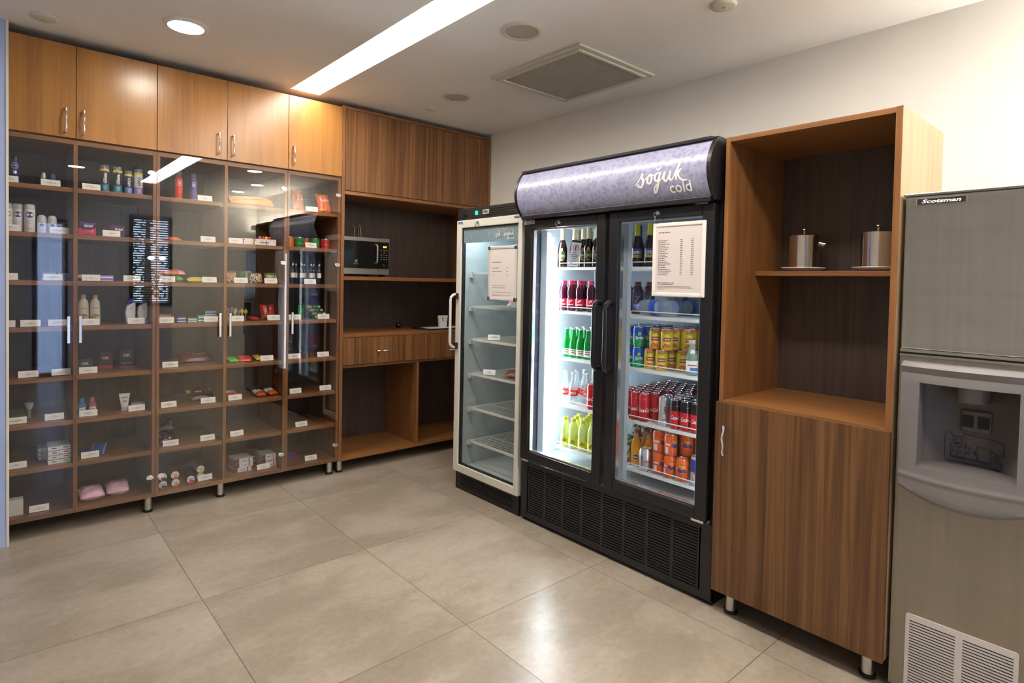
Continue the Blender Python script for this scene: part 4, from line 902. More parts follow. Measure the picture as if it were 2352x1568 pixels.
for a in [
 (1, 1, 0.115-0.012, 'half hidden by the pale wall'), (1, 1, 0.276, 'in front of two small bottles'), (2, 1, 0.453, 'left of the shaving cans'),
 (3, 1, 1.026, 'right of the purple can'), (5, 1, 1.702, 'in front of the crisp bags'),
 (1, 2, 0.117-0.006, 'in front of the white bottles'), (1, 2, 0.312, 'before the roll-on sticks'), (2, 2, 0.546, 'before the dark purple pack'),
 (3, 2, 1.045, 'the only card there'), (4, 2, 1.206, 'left of the colourful sweet box'), (5, 2, 1.699, 'between the small crisp tubs'),
 (1, 3, 0.112-0.012, 'at the left end'), (1, 3, 0.286, 'in front of the pale blue boxes'), (2, 3, 0.452, 'before the purple tins'), (2, 3, 0.645, 'by the small shiny item'),
 (3, 3, 0.823, 'under the orange-ribbed packet'), (3, 3, 1.055, 'right of the yellow-green packet'), (4, 3, 1.24, 'between the nut bags'), (4, 3, 1.429, 'right of the two, among nuts'), (5, 3, 1.696, 'before the dark bottles'),
 (1, 4, 0.094-0.005, 'cut off at the left edge'), (1, 4, 0.192, 'in the middle, with nothing behind'), (1, 4, 0.306, 'beside the long glass-door handle'), (2, 4, 0.45, 'before the cream shampoo bottles'), (2, 4, 0.667, 'before the white and blue shampoos'),
 (3, 4, 0.815, 'left of the purple boxes'), (3, 4, 1.066, 'before the blue boxes'), (4, 4, 1.22, 'under the lollipop bunch'), (4, 4, 1.454, 'before the red bag'), (5, 4, 1.592, 'behind the long handle'), (5, 4, 1.796, 'before the green chocolate boxes'),
 (1, 5, 0.183, 'left of two'), (1, 5, 0.321, 'right of two'), (2, 5, 0.439, 'before the green box'), (3, 5, 0.842, 'left of the dark red packet'), (4, 5, 1.408, 'right of the bright packets'), (5, 5, 1.592, 'left of two'), (5, 5, 1.796, 'right of two'),
 (1, 6, 0.135, 'before the green pouch'), (1, 6, 0.292, 'right of two'), (2, 6, 0.441, 'before the blue and pink bottles'), (2, 6, 0.671, 'before the round tin'),
 (3, 6, 0.836, 'left of two'), (3, 6, 1.052, 'before the green-ended sweet bag'), (4, 6, 1.211, 'left of the chocolate packets'), (5, 6, 1.603, 'left of two'), (5, 6, 1.816, 'right of two'),
 (1, 7, 0.135, 'left of the small white boxes'), (2, 7, 0.45, 'before the blue sachets'), (3, 7, 0.847, 'before the dark bags'), (3, 7, 1.051, 'standing alone on the right'), (4, 7, 1.224, 'the only thing there'), (5, 7, 1.646, 'the only thing there'),
 (1, 8, 0.227, 'right of the white box'), (3, 8, 1.038, 'before the green biscuit tubes'), (4, 8, 1.392, 'before the stacked chocolate boxes'), (5, 8, 1.716, 'right of the pink sachet')]:
    card(a[0], a[1], min(max(a[2], BW*(a[0]-1)+.062), BW*a[0]-.062) if a[0] > 1 else a[2], a[3], rz=random.Random(int(a[2]*1e4)).uniform(-0.10, 0.10))

def bag_surface(W, H, T, seed, endv=True):
    rnd = random.Random(seed); ph = [rnd.uniform(0, 6.28) for _ in range(6)]
    def f(u, v, side):
        e = max(0.0, 1-abs(u)**3.0)**0.55*max(0.0, 1-abs(v)**4)**0.6
        wr = 1+0.10*math.sin(3.1*u+ph[0]+2.3*v)+0.08*math.sin(6.7*v+ph[1]-3*u)+0.05*math.sin(11*u+ph[2])
        y = -side*T/2*e*wr
        cr = 0.0
        a = abs(v) if endv else abs(u)
        if a > 0.82: cr = 0.05*T*math.sin(26*(u if endv else v)+ph[3])
        pin = 1-0.06*(1-abs(v))*abs(u) if endv else 1
        return Vector((u*W/2*pin, y+cr, v*H/2))
    return f
def bag_geo(mb, W, H, T, matfn, M, seed=0, nx=16, ny=12, endv=True, off=(0, 0, 0)):
    f = bag_surface(W, H, T, seed, endv); o = Vector(off)
    for side in (1, -1):
        b = len(mb.v)
        for j in range(ny+1):
            for i in range(nx+1):
                mb.v.append(tuple(M @ f(-1+2*i/nx, -1+2*j/ny, side) + o))
        for j in range(ny):
            for i in range(nx):
                q = [b+j*(nx+1)+i, b+j*(nx+1)+i+1, b+(j+1)*(nx+1)+i+1, b+(j+1)*(nx+1)+i]
                mb.f.append(q if side == 1 else q[::-1]); mb.m.append(mb.mi(matfn(-1+2*(i+.5)/nx, -1+2*(j+.5)/ny))); mb.sm.append(True)
    return f
def bag_text(mb, f, M, body, W, H, cu, cv, height, mat, off=(0, 0, 0), width=None, shear=0, rot=0.0, bold=0.02):
    vs, fs, w, h = text_geo(body, shear, bold); k = height/h; kx = k if width is None else width/w; out = []; o = Vector(off)
    for x, y in vs:
        X, Y = x*kx, y*k; X, Y = X*math.cos(rot)-Y*math.sin(rot), X*math.sin(rot)+Y*math.cos(rot)
        p = f(cu+X/(W/2), cv+Y/(H/2), 1); p.y -= 0.0012; out.append(M @ p + o)
    mb.add(out, fs, mat)
LIE = lambda tilt=0.0: Matrix.Rotation(-PI/2+tilt, 3, 'X')
def packet(name, label, cat, x, y, z, W, H, T, matfn, pose='lie', tilt=0.0, rz=0.0, seed=0, texts=(), endv=False, group=None):
    """pose lie: flat on the shelf facing up, tilted to the front; stand: upright leaning back"""
    M = LIE(tilt) if pose == 'lie' else Matrix.Rotation(-tilt, 3, 'X')
    mb = MB(); f = bag_geo(mb, W, H, T, matfn, M, seed, endv=endv); zmin = min(v[2] for v in mb.v)
    t = thing(name, (x, y, z+EPS-zmin), label, cat, group, rz); mb.build('wrapper', t)
    if texts:
        m = MB()
        for tx in texts: bag_text(m, f, M, tx[0], W, H, tx[1], tx[2], tx[3], tx[4], **(tx[5] if len(tx) > 5 else {}))
        m.build('lettering', t)
    return t
def box_item(name, label, cat, x, y, z, w, d, h, mat, rz=0.0, deco=(), texts=(), group=None, bev=0.0012):
    """deco: coloured patches on the front (x0,x1,z0,z1,mat) as fractions; texts: (string, cx, cz, height, mat, kw)"""
    t = thing(name, (x, y, z+EPS), label, cat, group, rz)
    MB().box(-w/2, w/2, 0, d, 0, h, mat).build('carton', t, bev=bev)
    if deco:
        m = MB()
        for a, b_, c_, e, mt in deco: m.box(-w/2+w*a, -w/2+w*b_, -0.0005, 0.0002, h*c_, h*e, mt)
        m.build('printed_panel', t)
    if texts:
        m = MB()
        for tx in texts: m.text(tx[0], (-w/2+w*tx[1], -0.0009, h*tx[2]), (1, 0, 0), (0, 0, 1), tx[3], tx[4], **(tx[5] if len(tx) > 5 else {}))
        m.build('lettering', t)
    return t
BLUEN = P('nivea_blue', 30, 42, 120); CWHITE = P('bottle_white', 225, 226, 228, 0.3); SILV = plain('silver_paint', (0.6, 0.62, 0.66), 0.3, 0.6)
TX = W2; DARK = P('dark_text', 30, 30, 40, 0.6); CLEARC = liquid('clear_cap', 205, 215, 225, 0.75, 0.05)
def round_item(name, label, cat, x, y, z, parts, rz=0.0, seg=28, sx=1, sy=1, group=None, extra=None):
    """parts: list of (part name, profile, material); extra: function(root)"""
    t = thing(name, (x, y, z+EPS), label, cat, group, rz)
    for nm, prof, mat in parts: MB().lathe(prof, mat, seg=seg, sx=sx, sy=sy).build(nm, t)
    if extra: extra(t)
    return t
def oval(mb, r, zc, rw, rh, mat, off=0.0006, ang=-PI/2, n=24, c=(0, 0)):
    vs = [(c[0]+(r+off)*math.cos(ang), c[1]+(r+off)*math.sin(ang), zc)]
    for i in range(n):
        a = 2*PI*i/n; vs.append((c[0]+(r+off)*math.cos(ang+rw*math.cos(a)/r), c[1]+(r+off)*math.sin(ang+rw*math.cos(a)/r), zc+rh*math.sin(a)))
    mb.add(vs, [(0, 1+i, 1+(i+1) % n) for i in range(n)], mat)
def patch(mb, r, z0, z1, w, mat, off=0.0006, ang=-PI/2, n=8, c=(0, 0)):
    vs = []
    for i in range(n+1):
        a = ang+(-w/2+w*i/n)/r
        for z in (z0, z1): vs.append((c[0]+(r+off)*math.cos(a), c[1]+(r+off)*math.sin(a), z))
    mb.add(vs, [(2*i, 2*i+2, 2*i+3, 2*i+1) for i in range(n)], mat)
def rprof(r, h, top=0.85): return [(0, 0), (r*0.94, 0), (r, 0.004), (r, h*top), (r*0.96, h*(top+0.05)), (r*0.8, h*0.985), (0, h)]

# --- bay 1
def ex(t):
    m = MB(); oval(m, 0.0185, 0.096, 0.0165, 0.015, TX); oval(m, 0.0185, 0.096, 0.0145, 0.013, BLUEN, 0.001); m.text_cyl('NIVEA', 0.0199, 0.097, 0.0055, TX, width=0.023, bold=0.03); oval(m, 0.0185, 0.062, 0.008, 0.008, SILV); m.build('label', t)
round_item('deodorant_spray', 'dark blue spray can with ringed oval emblem, top shelf, by the pale wall', 'deodorant', 0.13, .12, SZ[1], [('can_body', [(0, 0), (0.0175, 0), (0.0185, 0.003), (0.0185, 0.105), (0.015, 0.118), (0.015, 0.120)], BLUEN), ('cap', [(0.0155, 0.119), (0.016, 0.121), (0.015, 0.142), (0.009, 0.147), (0, 0.148)], P('cap_navy', 24, 32, 88, 0.3))], extra=ex)
round_item('aftershave_bottle', 'small clear bottle with silver collar on the top shelf, left of the small pair', 'bottle', 0.25, .15, SZ[1], [('bottle_body', rprof(0.017, 0.046, 0.9), liquid('clear_plastic', 210, 214, 220, 0.7)), ('cap', [(0.011, 0.046), (0.012, 0.05), (0.012, 0.062), (0.007, 0.080), (0, 0.082)], SILV)])
round_item('aftershave_bottle', 'small bottle with blue cap on the top shelf, right of the small pair', 'bottle', 0.291, .15, SZ[1], [('bottle_body', rprof(0.017, 0.044, 0.9), liquid('clear_plastic', 210, 214, 220, 0.7)), ('cap', [(0.011, 0.044), (0.012, 0.048), (0.012, 0.060), (0.008, 0.078), (0, 0.081)], P('pale_blue_cap', 96, 112, 175, 0.25))])
t = thing('soap_dish', (0.34-.006, .11, SZ[1]+EPS), 'flat white oval dish on the top shelf behind a price card', 'dish')
MB().lathe([(0, 0), (0.020, 0), (0.030, 0.006), (0.029, 0.008), (0.018, 0.004), (0, 0.004)], WHITE, sy=0.6).build('dish', t)
def niv(name, x, y, r, h, label, cat='deodorant', zoval=0.62, ob=True):
    def ex(t):
        m = MB(); oval(m, r, h*zoval, r*0.78, r*0.66, BLUEN); m.text_cyl('NIVEA', r+0.001, h*zoval, r*0.22, TX, width=r*0.95)
        for q in range(3): patch(m, r, h*(0.42-0.05*q), h*(0.42-0.05*q)+0.0015, r*1.2, P('pale_mark', 170, 172, 180))
        patch(m, r, h*0.12, h*0.16, r*0.9, P('pink_mark', 214, 160, 165)); m.build('label', t)
    cap = P('cap_white', 212, 214, 216, 0.35)
    return round_item(name, label, cat, x, y, SZ[2], [('can_body', [(0, 0), (r*0.95, 0), (r, 0.003), (r, h*0.80), (r*0.97, h*0.81)], CWHITE), ('cap', [(r*0.97, h*0.812), (r*1.0, h*0.83), (r*0.97, h*0.95), (r*0.8, h*0.99), (0, h)], cap)], extra=ex)
niv('deodorant_spray', 0.108-.008, .12, .022, .150, 'white spray can half hidden by the pale wall, second shelf')
niv('deodorant_spray', 0.144-.0015, .12, .0225, .150, 'white spray can with blue oval, second shelf, middle of the three cans')
niv('deodorant_spray', 0.19, .10, .0235, .150, 'white spray can with blue oval, second shelf, nearest the roll-on sticks')
def rollon(x, label):
    def ex(t):
        m = MB(); oval(m, 0.0205, 0.044, 0.010, 0.008, BLUEN); patch(m, 0.0205, 0.012, 0.018, 0.012, P('peach_mark', 226, 190, 160)); m.build('label', t)
    round_item('roll_on_deodorant', label, 'deodorant', x, .10, SZ[2], [('bottle_body', [(0, 0), (0.019, 0), (0.0205, 0.003), (0.0205, 0.055)], CWHITE), ('cap', [(0.0205, 0.056), (0.0205, 0.078), (0.017, 0.090), (0.010, 0.097), (0, 0.099)], P('cap_white', 212, 214, 216))], extra=ex)
rollon(0.24, 'white dome-capped roll-on stick on the second shelf, left one'); rollon(0.284, 'white dome-capped roll-on stick on the second shelf, behind the card')
LB = P('pale_blue_box', 110, 150, 176)
box_item('plaster_box', 'pale blue carton on the third shelf of the leftmost bay, behind a card', 'box', 0.27, .10, SZ[3], .062, .03, .044, LB, deco=((.05, .95, .1, .3, TX),))
box_item('plaster_box', 'pale blue carton with a round mark, right end of the third shelf, leftmost bay', 'box', 0.333, .10, SZ[3], .048, .03, .042, P('pale_blue_box2', 140, 170, 190), deco=((.3, .6, .3, .7, LB),))
packet('green_pouch', 'small green pouch on the sixth shelf of the leftmost bay', 'pouch', 0.134, .16, SZ[6], .09, .06, .02, lambda u, v: P('leaf_green', 58, 110, 40) if v > -.3 else P('dark_green', 30, 70, 34), 'lie', .5, 0.1)
def ex(t):
    m = MB().lathe([(0.010, 0.048), (0.016, 0.060), (0.021, 0.078), (0.018, 0.084), (0, 0.086)], P('bristle', 190, 188, 182, 0.9)); m.build('bristles', t)
round_item('shaving_brush', 'shaving brush standing bristles up on the sixth shelf of the leftmost bay', 'brush', 0.191, .20, SZ[6], [('handle', [(0, 0), (0.011, 0), (0.012, 0.006), (0.008, 0.018), (0.009, 0.034), (0.011, 0.046), (0.0, 0.049)], P('brush_handle', 150, 150, 150, 0.2))], extra=ex)
# small white cartons, stacked
TG = [P('stripe_green', 60, 130, 80), P('stripe_red', 170, 50, 60), P('stripe_blue', 60, 90, 150), P('stripe_teal', 70, 150, 160)]
k = 0
for ci, (ux, n, yy, word) in enumerate(((0.257-.012, 3, .165, 'back left'), (0.294-.006, 4, .045, 'front left'), (0.346-.008, 4, .050, 'right'))):
    for j in range(n):
        w_, h_ = (0.036, 0.022) if ci == 0 else (0.049, 0.0235)
        pos = {0: 'lowest', n-1: 'topmost'}.get(j, 'second up' if j == 1 else 'third up')
        box_item('toothpaste_box', 'small white carton, %s in the %s stack, seventh shelf, leftmost bay' % (pos, word), 'box', ux+random.uniform(-.0015, .0015), yy+0.001*j, SZ[7]+j*(h_+EPS), w_, .13 if ci else .10, h_, CWHITE, deco=((.35, .75, .35, .6, TG[k % 4]), (0, 1, .88, 1, TG[(k+1) % 4])), group='small white cartons in stacks'); k += 1
box_item('white_box', 'plain white carton on the bottom shelf at the far left', 'box', 0.131, .06, SZ[8], .062, .05, .085, P('white_carton', 214, 212, 210, 0.6))
# --- bay 2 : shaving cans
def shave(x, r, h, base, top, ring, word, label, tx, ringtext=False, capclear=True, y=.10):
    def ex(t):
        m = MB(); m.text_cyl(word, r+0.0012, h*0.56, r*0.72, tx, vertical=True, bold=0.03, width=h*0.40, shear=0.2 if word == 'Gillette' else 0)
        for q in range(4): patch(m, r, h*(0.24-0.045*q), h*(0.24-0.045*q)+0.002, r*(1.0-0.15*q), TX, 0.001)
        if ringtext: m.text_cyl('200+50', r+0.001, h*0.875, 0.006, P('ring_red', 200, 50, 40), bold=0.03)
        m.build('label', t)
    ps = [('can_body', [(0, 0), (r*0.97, 0), (r, 0.003), (r, h*0.33, base), (r, h*0.82, top), (r*0.97, h*0.84, top), (r*0.97, h*0.845, ring), (r*1.01, h*0.85, ring), (r*0.95, h*0.93, ring), (r*0.9, h*0.935, ring), (0, h*0.935, ring)], base),
          ('cap', [(r*0.92, h*0.936), (r*0.93, h*1.02), (r*0.86, h*1.09), (0, h*1.10)], CLEARC), ('nozzle', [(0, h*0.936), (0.0035, h*0.937), (0.003, h*1.03), (0, h*1.04)], WHITE)]
    return round_item('shaving_foam_can', label, 'can', x, y, SZ[1], ps, extra=ex)
TEAL = P('teal_can', 24, 140, 146, 0.3); NAVY = P('navy_can', 24, 30, 62, 0.3); YEL = P('yellow_ring', 236, 214, 40, 0.4)
shave(0.517, .0225, .140, TEAL, NAVY, YEL, 'Gillette', 'teal and navy shaving can with yellow ring, left of the matching pair', TX, True)
shave(0.579, .0225, .140, TEAL, NAVY, YEL, 'Gillette', 'teal and navy shaving can with yellow ring, right of the matching pair', TX, True)
shave(0.632, .0195, .125, P('blue_can', 84, 140, 214, 0.3), P('black_can', 34, 38, 62, 0.3), P('yellow_thin', 220, 214, 70, 0.4), 'ARKO', 'slim navy and light blue shaving can beside the white one', TX)
shave(0.681, .0230, .140, P('lilac_can', 168, 140, 205, 0.3), CWHITE, P('yellow_thin', 220, 214, 70, 0.4), 'ARKO', 'white and lilac shaving can with clear cap', DARK)
def pad(x, w, h, label, c1, c2, word, ry=0):
    return packet('sanitary_pad_pack', label, 'pack', x, .12, SZ[2], w, h, .05, lambda u, v: c2 if v < -0.15+0.3*u*u else c1, 'stand', 0.0, ry, texts=((word, .15, .35, .013, TX, dict(shear=.2)),), seed=int(w*1000), endv=True)
pad(0.437, .090, .082, 'red and pink pack at the left of the second shelf, second bay', P('pack_purple', 66, 32, 96), P('pack_pink', 214, 60, 110), 'Orkid')
pad(0.576, .092, .070, 'dark purple pack behind a card on the second shelf, second bay', P('pack_plum', 74, 28, 66), P('pack_purple', 66, 32, 96), 'Orkid', .12)
round_item('hair_wax_tin', 'pinkish purple round tin at the left of the third shelf, second bay', 'tin', 0.412, .12, SZ[3], [('tin_base', rprof(.024, .018, .9), P('tin_purple', 130, 90, 200, 0.3)), ('lid', [(0, .0185), (.0245, .019), (.0245, .030), (.022, .034), (0, .035)], P('tin_pink', 236, 150, 180, 0.3))])
for j, (xx, zz) in enumerate(((0.516, 0), (0.542, 0))):
    pass
box_item('purple_box', 'wide purple carton lying on the third shelf of the second bay', 'box', 0.529, .10, SZ[3], .066, .05, .034, P('box_purple', 132, 104, 200), deco=((.06, .94, .55, .8, TX), (.06, .94, .1, .2, TX)))
t = thing('foil_sweet', (0.585, .10, SZ[3]+EPS), 'small shiny twist of foil on the third shelf of the second bay', 'foil piece'); MB().lathe([(0, 0), (.010, .002), (.013, .008), (.008, .013), (0, .014)], CHROME, seg=9).build('foil', t)
def shampoo(x, y, w, h, label, kind):
    r = w/2
    if kind == 'p':
        parts = [('bottle_body', [(0, 0), (r*0.9, 0), (r, .006), (r*0.97, h*.45), (r*0.93, h*.70), (r*.80, h*.80), (r*.45, h*.86), (r*.42, h*.88)], P('pearl_cream', 214, 210, 190, 0.25)), ('cap', [(r*.46, h*.885), (r*.48, h*.97), (r*.30, h*1.0), (0, h*1.0)], P('gold_cap', 196, 160, 90, 0.3))]
        def ex(t):
            m = MB(); f = lambda rr: rr
            m.text_cyl('PANTENE', r*0.975*1.03, h*.55, .0065, P('gold_text', 120, 90, 40), width=.032, bold=.02)
            for q in range(5):
                a = -PI/2+(-.5+.25*q); oval(m, r*.985, h*.26+0.006*math.sin(q*2), .006, .007, P('leaf_olive', 120, 130, 30) if q % 2 == 0 else P('petal_yellow', 220, 180, 60), .001, a)
            patch(m, r*.98, h*.30, h*.36, .016, P('label_grey', 110, 100, 96), .0014); m.build('label', t)
        return round_item('shampoo_bottle', label, 'bottle', x, y, SZ[4], parts, extra=ex, sy=0.75)
    t = thing('shampoo_bottle', (x, y, SZ[4]+EPS), label, 'bottle')
    ol = [(-r*.75, 0), (r*.85, 0), (r*.95, h*.3), (r*.95, h*.86), (r*.1, h*.80), (-r*.75, h*.72), (-r*1.0, h*.45)]
    MB().extrude(ol, 'y', -.014, .014, CWHITE).build('bottle_body', t, bev=.006, seg=3)
    MB().extrude([(-r*.72, h*.735), (r*.1, h*.815), (r*.92, h*.875), (r*.92, h*.97), (r*.3, h*1.0), (-r*.35, h*.97)], 'y', -.013, .013, P('cap_royal', 30, 60, 160, 0.25)).build('cap', t, bev=.004)
    m = MB(); n = 18
    for rr, rot, mt in ((.020, 0.6, P('swirl_blue', 60, 100, 190)),):
        m.tube([(.004+rr*math.cos(a), -.0146, h*.28+rr*1.4*math.sin(a)) for a in [rot+3.2+i*3.2/n for i in range(n+1)]], [.0004+.0022*math.sin(PI*i/n) for i in range(n+1)], mt, 5)
    m.box(-.004, .014, -.0148, -.0142, h*.62, h*.635, P('swirl_blue', 60, 100, 190)).box(-.004, .010, -.0148, -.0142, h*.57, h*.58, MATS['swirl_blue'])
    oval(m, 1.0, 0, 0, 0, TX) if False else None
    m.build('label', t)
    return t
shampoo(0.425-.001, .13, .051, .168, 'cream shampoo bottle with green leaves, left of the pair', 'p'); shampoo(0.477+.001, .13, .051, .168, 'cream shampoo bottle with brown label, right of the pair', 'p')
shampoo(0.646, .12, .052, .146, 'white shampoo with slanted blue cap, left of the pair', 'h'); shampoo(0.707, .12, .052, .146, 'white shampoo with slanted blue cap, right of the pair', 'h')
def okbox(x, y, w, h, label, base, acc, sub, word):
    t = box_item('small_carton', label, 'box', x, y, SZ[5], w, .028, h, base, deco=((0, 1, 0, .10 if sub else .18, acc),), texts=(('OK', .5, .72 if sub else .62, .017, TX, dict(bold=.02)),)+(((sub, .5, .28, .0085, TX, dict(width=w*.72)),) if sub else ()))
    m = MB(); m.tube([(w*.30*math.cos(a), -.0012, h*(.70 if sub else .6)+w*.30*math.sin(a)) for a in [i*2*PI/24 for i in range(24)]], .0006, acc, 5, True); m.build('ring_print', t)
okbox(0.437, .17, .076, .068, 'dark green speckled carton behind a card on the fifth shelf, second bay', P('camo_green', 34, 58, 36), P('camo_light', 74, 104, 60), '', 'OK')
okbox(0.54, .22, .068, .100, 'dark red carton in the middle of the fifth shelf, second bay', P('box_maroon', 66, 26, 32), P('red_glow', 170, 40, 44), '', 'OK')
okbox(0.641, .19, .070, .104, 'black carton with crimson ring, right on the fifth shelf, second bay', P('box_black', 28, 22, 30), P('crimson', 150, 36, 80), 'ÇİFTE HAZ', 'OK')
def small_bottle(x, body, cap, label, txt):
    def ex(t):
        m = MB(); patch(m, .0215, .016, .042, .030, TX); m.text_cyl(txt, .0228, .029, .007, P('label_blue_text', 50, 70, 150), width=.022, bold=.02); m.build('label', t)
    round_item('cologne_bottle', label, 'bottle', x, .14, SZ[6], [('bottle_body', [(0, 0), (.020, 0), (.0215, .003), (.0215, .052), (.018, .060), (.010, .064), (.010, .066)], body), ('cap', [(.0115, .0665), (.012, .068), (.0105, .092), (0, .093)], cap)], extra=ex, sy=.7)
small_bottle(0.419, liquid('blue_liquid', 80, 150, 205, .3), P('blue_cap', 52, 130, 200, 0.3), 'small light blue bottle, left of the pair on the sixth shelf', 'selin')
small_bottle(0.467, liquid('rose_liquid', 196, 120, 140, .3), P('rose_cap', 190, 100, 130, 0.3), 'small rose pink bottle, right of the pair on the sixth shelf', 'selin')
def ex(t):
    m = MB(); m.text('ARKO', (0, -.0125, .078), (1, 0, 0), (0, 0, 1), .009, P('arko_blue', 60, 80, 150), bold=.02)
    for q in range(4): m.box(-.010+.005*q, -.006+.005*q, -.0165, -.0155, .052+.003*(q % 2), .058+.003*(q % 2), P('berry', 96, 50, 44))
    m.build('label', t)
t = thing('hand_cream_tube', (0.619, .12, SZ[6]+EPS), 'white hand cream tube standing on its cap, sixth shelf', 'tube')
MB().lathe([(0, 0), (.017, 0), (.018, .003), (.018, .020), (0, .021)], P('cap_white', 212, 214, 216), sy=.8).build('cap', t)
m = MB(); rows = []
for j in range(9):
    k = j/8; w_ = .018+.010*k; d_ = .016*(1-k)+.0015; rows.append([(w_*math.cos(2*PI*i/24), d_*math.sin(2*PI*i/24), .021+.079*k) for i in range(24)])
vs = [q for r in rows for q in r]; m.add(vs, [(j*24+i, j*24+(i+1) % 24, (j+1)*24+(i+1) % 24, (j+1)*24+i) for j in range(8) for i in range(24)], CWHITE, True); m.add(rows[-1], [tuple(range(24))], CWHITE); m.build('tube_body', t); ex(t)
def ex(t):
    m = MB(); patch(m, .036, .006, .010, .05, P('arko_blue', 60, 80, 150)); oval(m, .036, .016, .006, .005, P('berry', 96, 50, 44)); m.build('label', t)
round_item('cream_jar', 'round white cream tin with a dark band, right on the sixth shelf, second bay', 'jar', 0.69, .14, SZ[6], [('jar_body', [(0, 0), (.034, 0), (.036, .003), (.036, .022)], CWHITE), ('lid', [(.037, .0225), (.037, .034), (.033, .037), (0, .038)], P('jar_lid', 196, 200, 214, 0.25)), ('band', [(.0362, .0215), (.0375, .0218), (.0375, .0228), (.0362, .023)], DARK)], extra=ex)
packet('blue_sachet', 'blue sachet tilted on the seventh shelf of the second bay, right one', 'sachet', 0.498, .15, SZ[7], .07, .10, .016, lambda u, v: P('sachet_blue', 50, 84, 160) if abs(u) < .7 else P('sachet_light', 110, 150, 200), 'lie', .45, -.3, seed=3, endv=True)
packet('blue_sachet', 'darker blue sachet lying behind a card on the seventh shelf, second bay', 'sachet', 0.427+.006, .18, SZ[7], .07, .09, .014, lambda u, v: P('sachet_navy', 34, 48, 100), 'lie', .2, .2, seed=4, endv=True)
for i, (ux, w_, lab) in enumerate(((0.464, .118, 'pink wrapped tissue pack on the bottom shelf, left of the pair'), (0.582, .115, 'pink wrapped tissue pack on the bottom shelf, right of the pair'))):
    packet('tissue_pack', lab, 'tissue pack', ux+.004*(2*i-1), .11+.02*i, SZ[8], w_-.004, .12, .058, lambda u, v: P('tissue_pink', 226, 186, 206, 0.35) if v < 0.1 or abs(u) > .85 else P('tissue_print', 170, 136, 160, 0.35), 'lie', .22, .06-.1*i, seed=8+i, texts=(('TISSUE', 0, .45, .016, DARK),) if False else ())
# --- bay 3
def longcan(x, c1, c2, label):
    def ex(t):
        m = MB(); patch(m, .0205, .088, .116, .022, TX, .0008); patch(m, .0205, .090, .114, .018, c1, .0012); m.text_cyl('a', .0222, .102, .012, TX, bold=.03)
        for q in range(9):
            a = -PI/2+.35*math.sin(q*1.9); oval(m, .0205, .035+.005*q, .002, .004, c2, .0008, a)
        patch(m, .0205, .010, .013, .05, c2, .0008); m.build('label', t)
    round_item('deodorant_spray', label, 'deodorant', x, .13, SZ[1], [('can_body', [(0, 0), (.0198, 0), (.0205, .003), (.0205, .125), (.017, .136), (.013, .140), (0, .140)], c1), ('cap', [(.0165, .1365), (.0168, .17), (.014, .176), (0, .177)], CLEARC)], extra=ex)
longcan(0.897, P('can_red', 214, 40, 44, 0.3), P('can_pinkish', 240, 120, 130, 0.3), 'tall red spray can on the top shelf of the third bay')
longcan(0.977, P('can_violet', 84, 70, 150, 0.3), P('can_lilac', 150, 140, 214, 0.3), 'tall violet spray can on the top shelf of the third bay')
packet('orange_packet', 'small orange packet end on the second shelf of the third bay', 'packet', 0.875, .16, SZ[2], .07, .06, .022, lambda u, v: P('pack_orange', 214, 120, 50), 'lie', .2, .2)
ORS = P('ribbed_orange', 226, 110, 60); ORW = P('ribbed_light', 240, 180, 150)
packet('green_packet', 'green leafy packet under the ribbed orange one, third shelf', 'packet', 0.848+.006, .14, SZ[3], .140, .06, .034, lambda u, v: P('pack_green', 80, 170, 80) if abs(u) > .5 else P('pack_green_dark', 40, 110, 50), 'lie', .15, 0, seed=5)
packet('ribbed_orange_packet', 'orange packet with white ribs lying on top of the green one', 'packet', 0.853+.006, .14, SZ[3]+.040, .150, .05, .030, lambda u, v: ORW if int((u+1)*14) % 2 else ORS, 'lie', .3, 0, seed=6)
packet('seed_packet', 'yellow and green packet beside the middle card of the third shelf, third bay', 'packet', 0.995, .13, SZ[3], .115, .07, .028, lambda u, v: P('pack_yellow', 206, 190, 50) if v < -.1 else P('pack_olive', 70, 80, 34), 'lie', .4, .12, seed=7)
packet('orange_packet', 'orange striped packet behind the left card of the fourth shelf, third bay', 'packet', 0.833+.004, .18, SZ[4], .10, .05, .035, lambda u, v: P('pack_orange_red', 226, 96, 50) if abs(u) > .6 else P('pack_pinkish', 226, 170, 160), 'lie', .6, -.1, seed=9)
def stack(name, x, n, w, h, mat, word, label0, y=.09, d=.06, z=SZ[4], dec=TX, grp=None, rzs=0):
    for j in range(n):
        pos = 'lower' if (j == 0 and n == 2) else 'upper' if n == 2 else ('lowest', 'second lowest', 'second highest', 'topmost')[j]
        box_item(name, '%s %s' % (pos, label0), 'box', x+.001*(j % 2), y, z+j*(h+EPS), w, d, h, mat, rz=rzs*(-1)**j, deco=((.04, .96, .3, .65, dec),), texts=((word, .5, .48, h*.42, mat, dict(bold=.02)),) if word else (), group=grp)
stack('gum_box', 0.908, 2, .050, .0155, P('gum_purple', 70, 66, 170), '', 'purple chewing gum box in the middle of the fourth shelf', grp='chewing gum boxes')
stack('gum_box', 0.97-.002, 2, .052, .0125, P('gum_green', 60, 160, 110), '', 'green chewing gum box on the fourth shelf', grp='chewing gum boxes')
stack('gum_box', 1.024, 2, .056, .020, P('gum_teal', 50, 150, 160), '', 'teal chewing gum box beside the card', y=.084, d=.055, grp='chewing gum boxes')
stack('gum_box', 1.092-.008, 4, .072, .0165, P('gum_blue', 60, 110, 180), '', 'light blue chewing gum box of the tallest gum stack', y=.14, grp='chewing gum boxes')
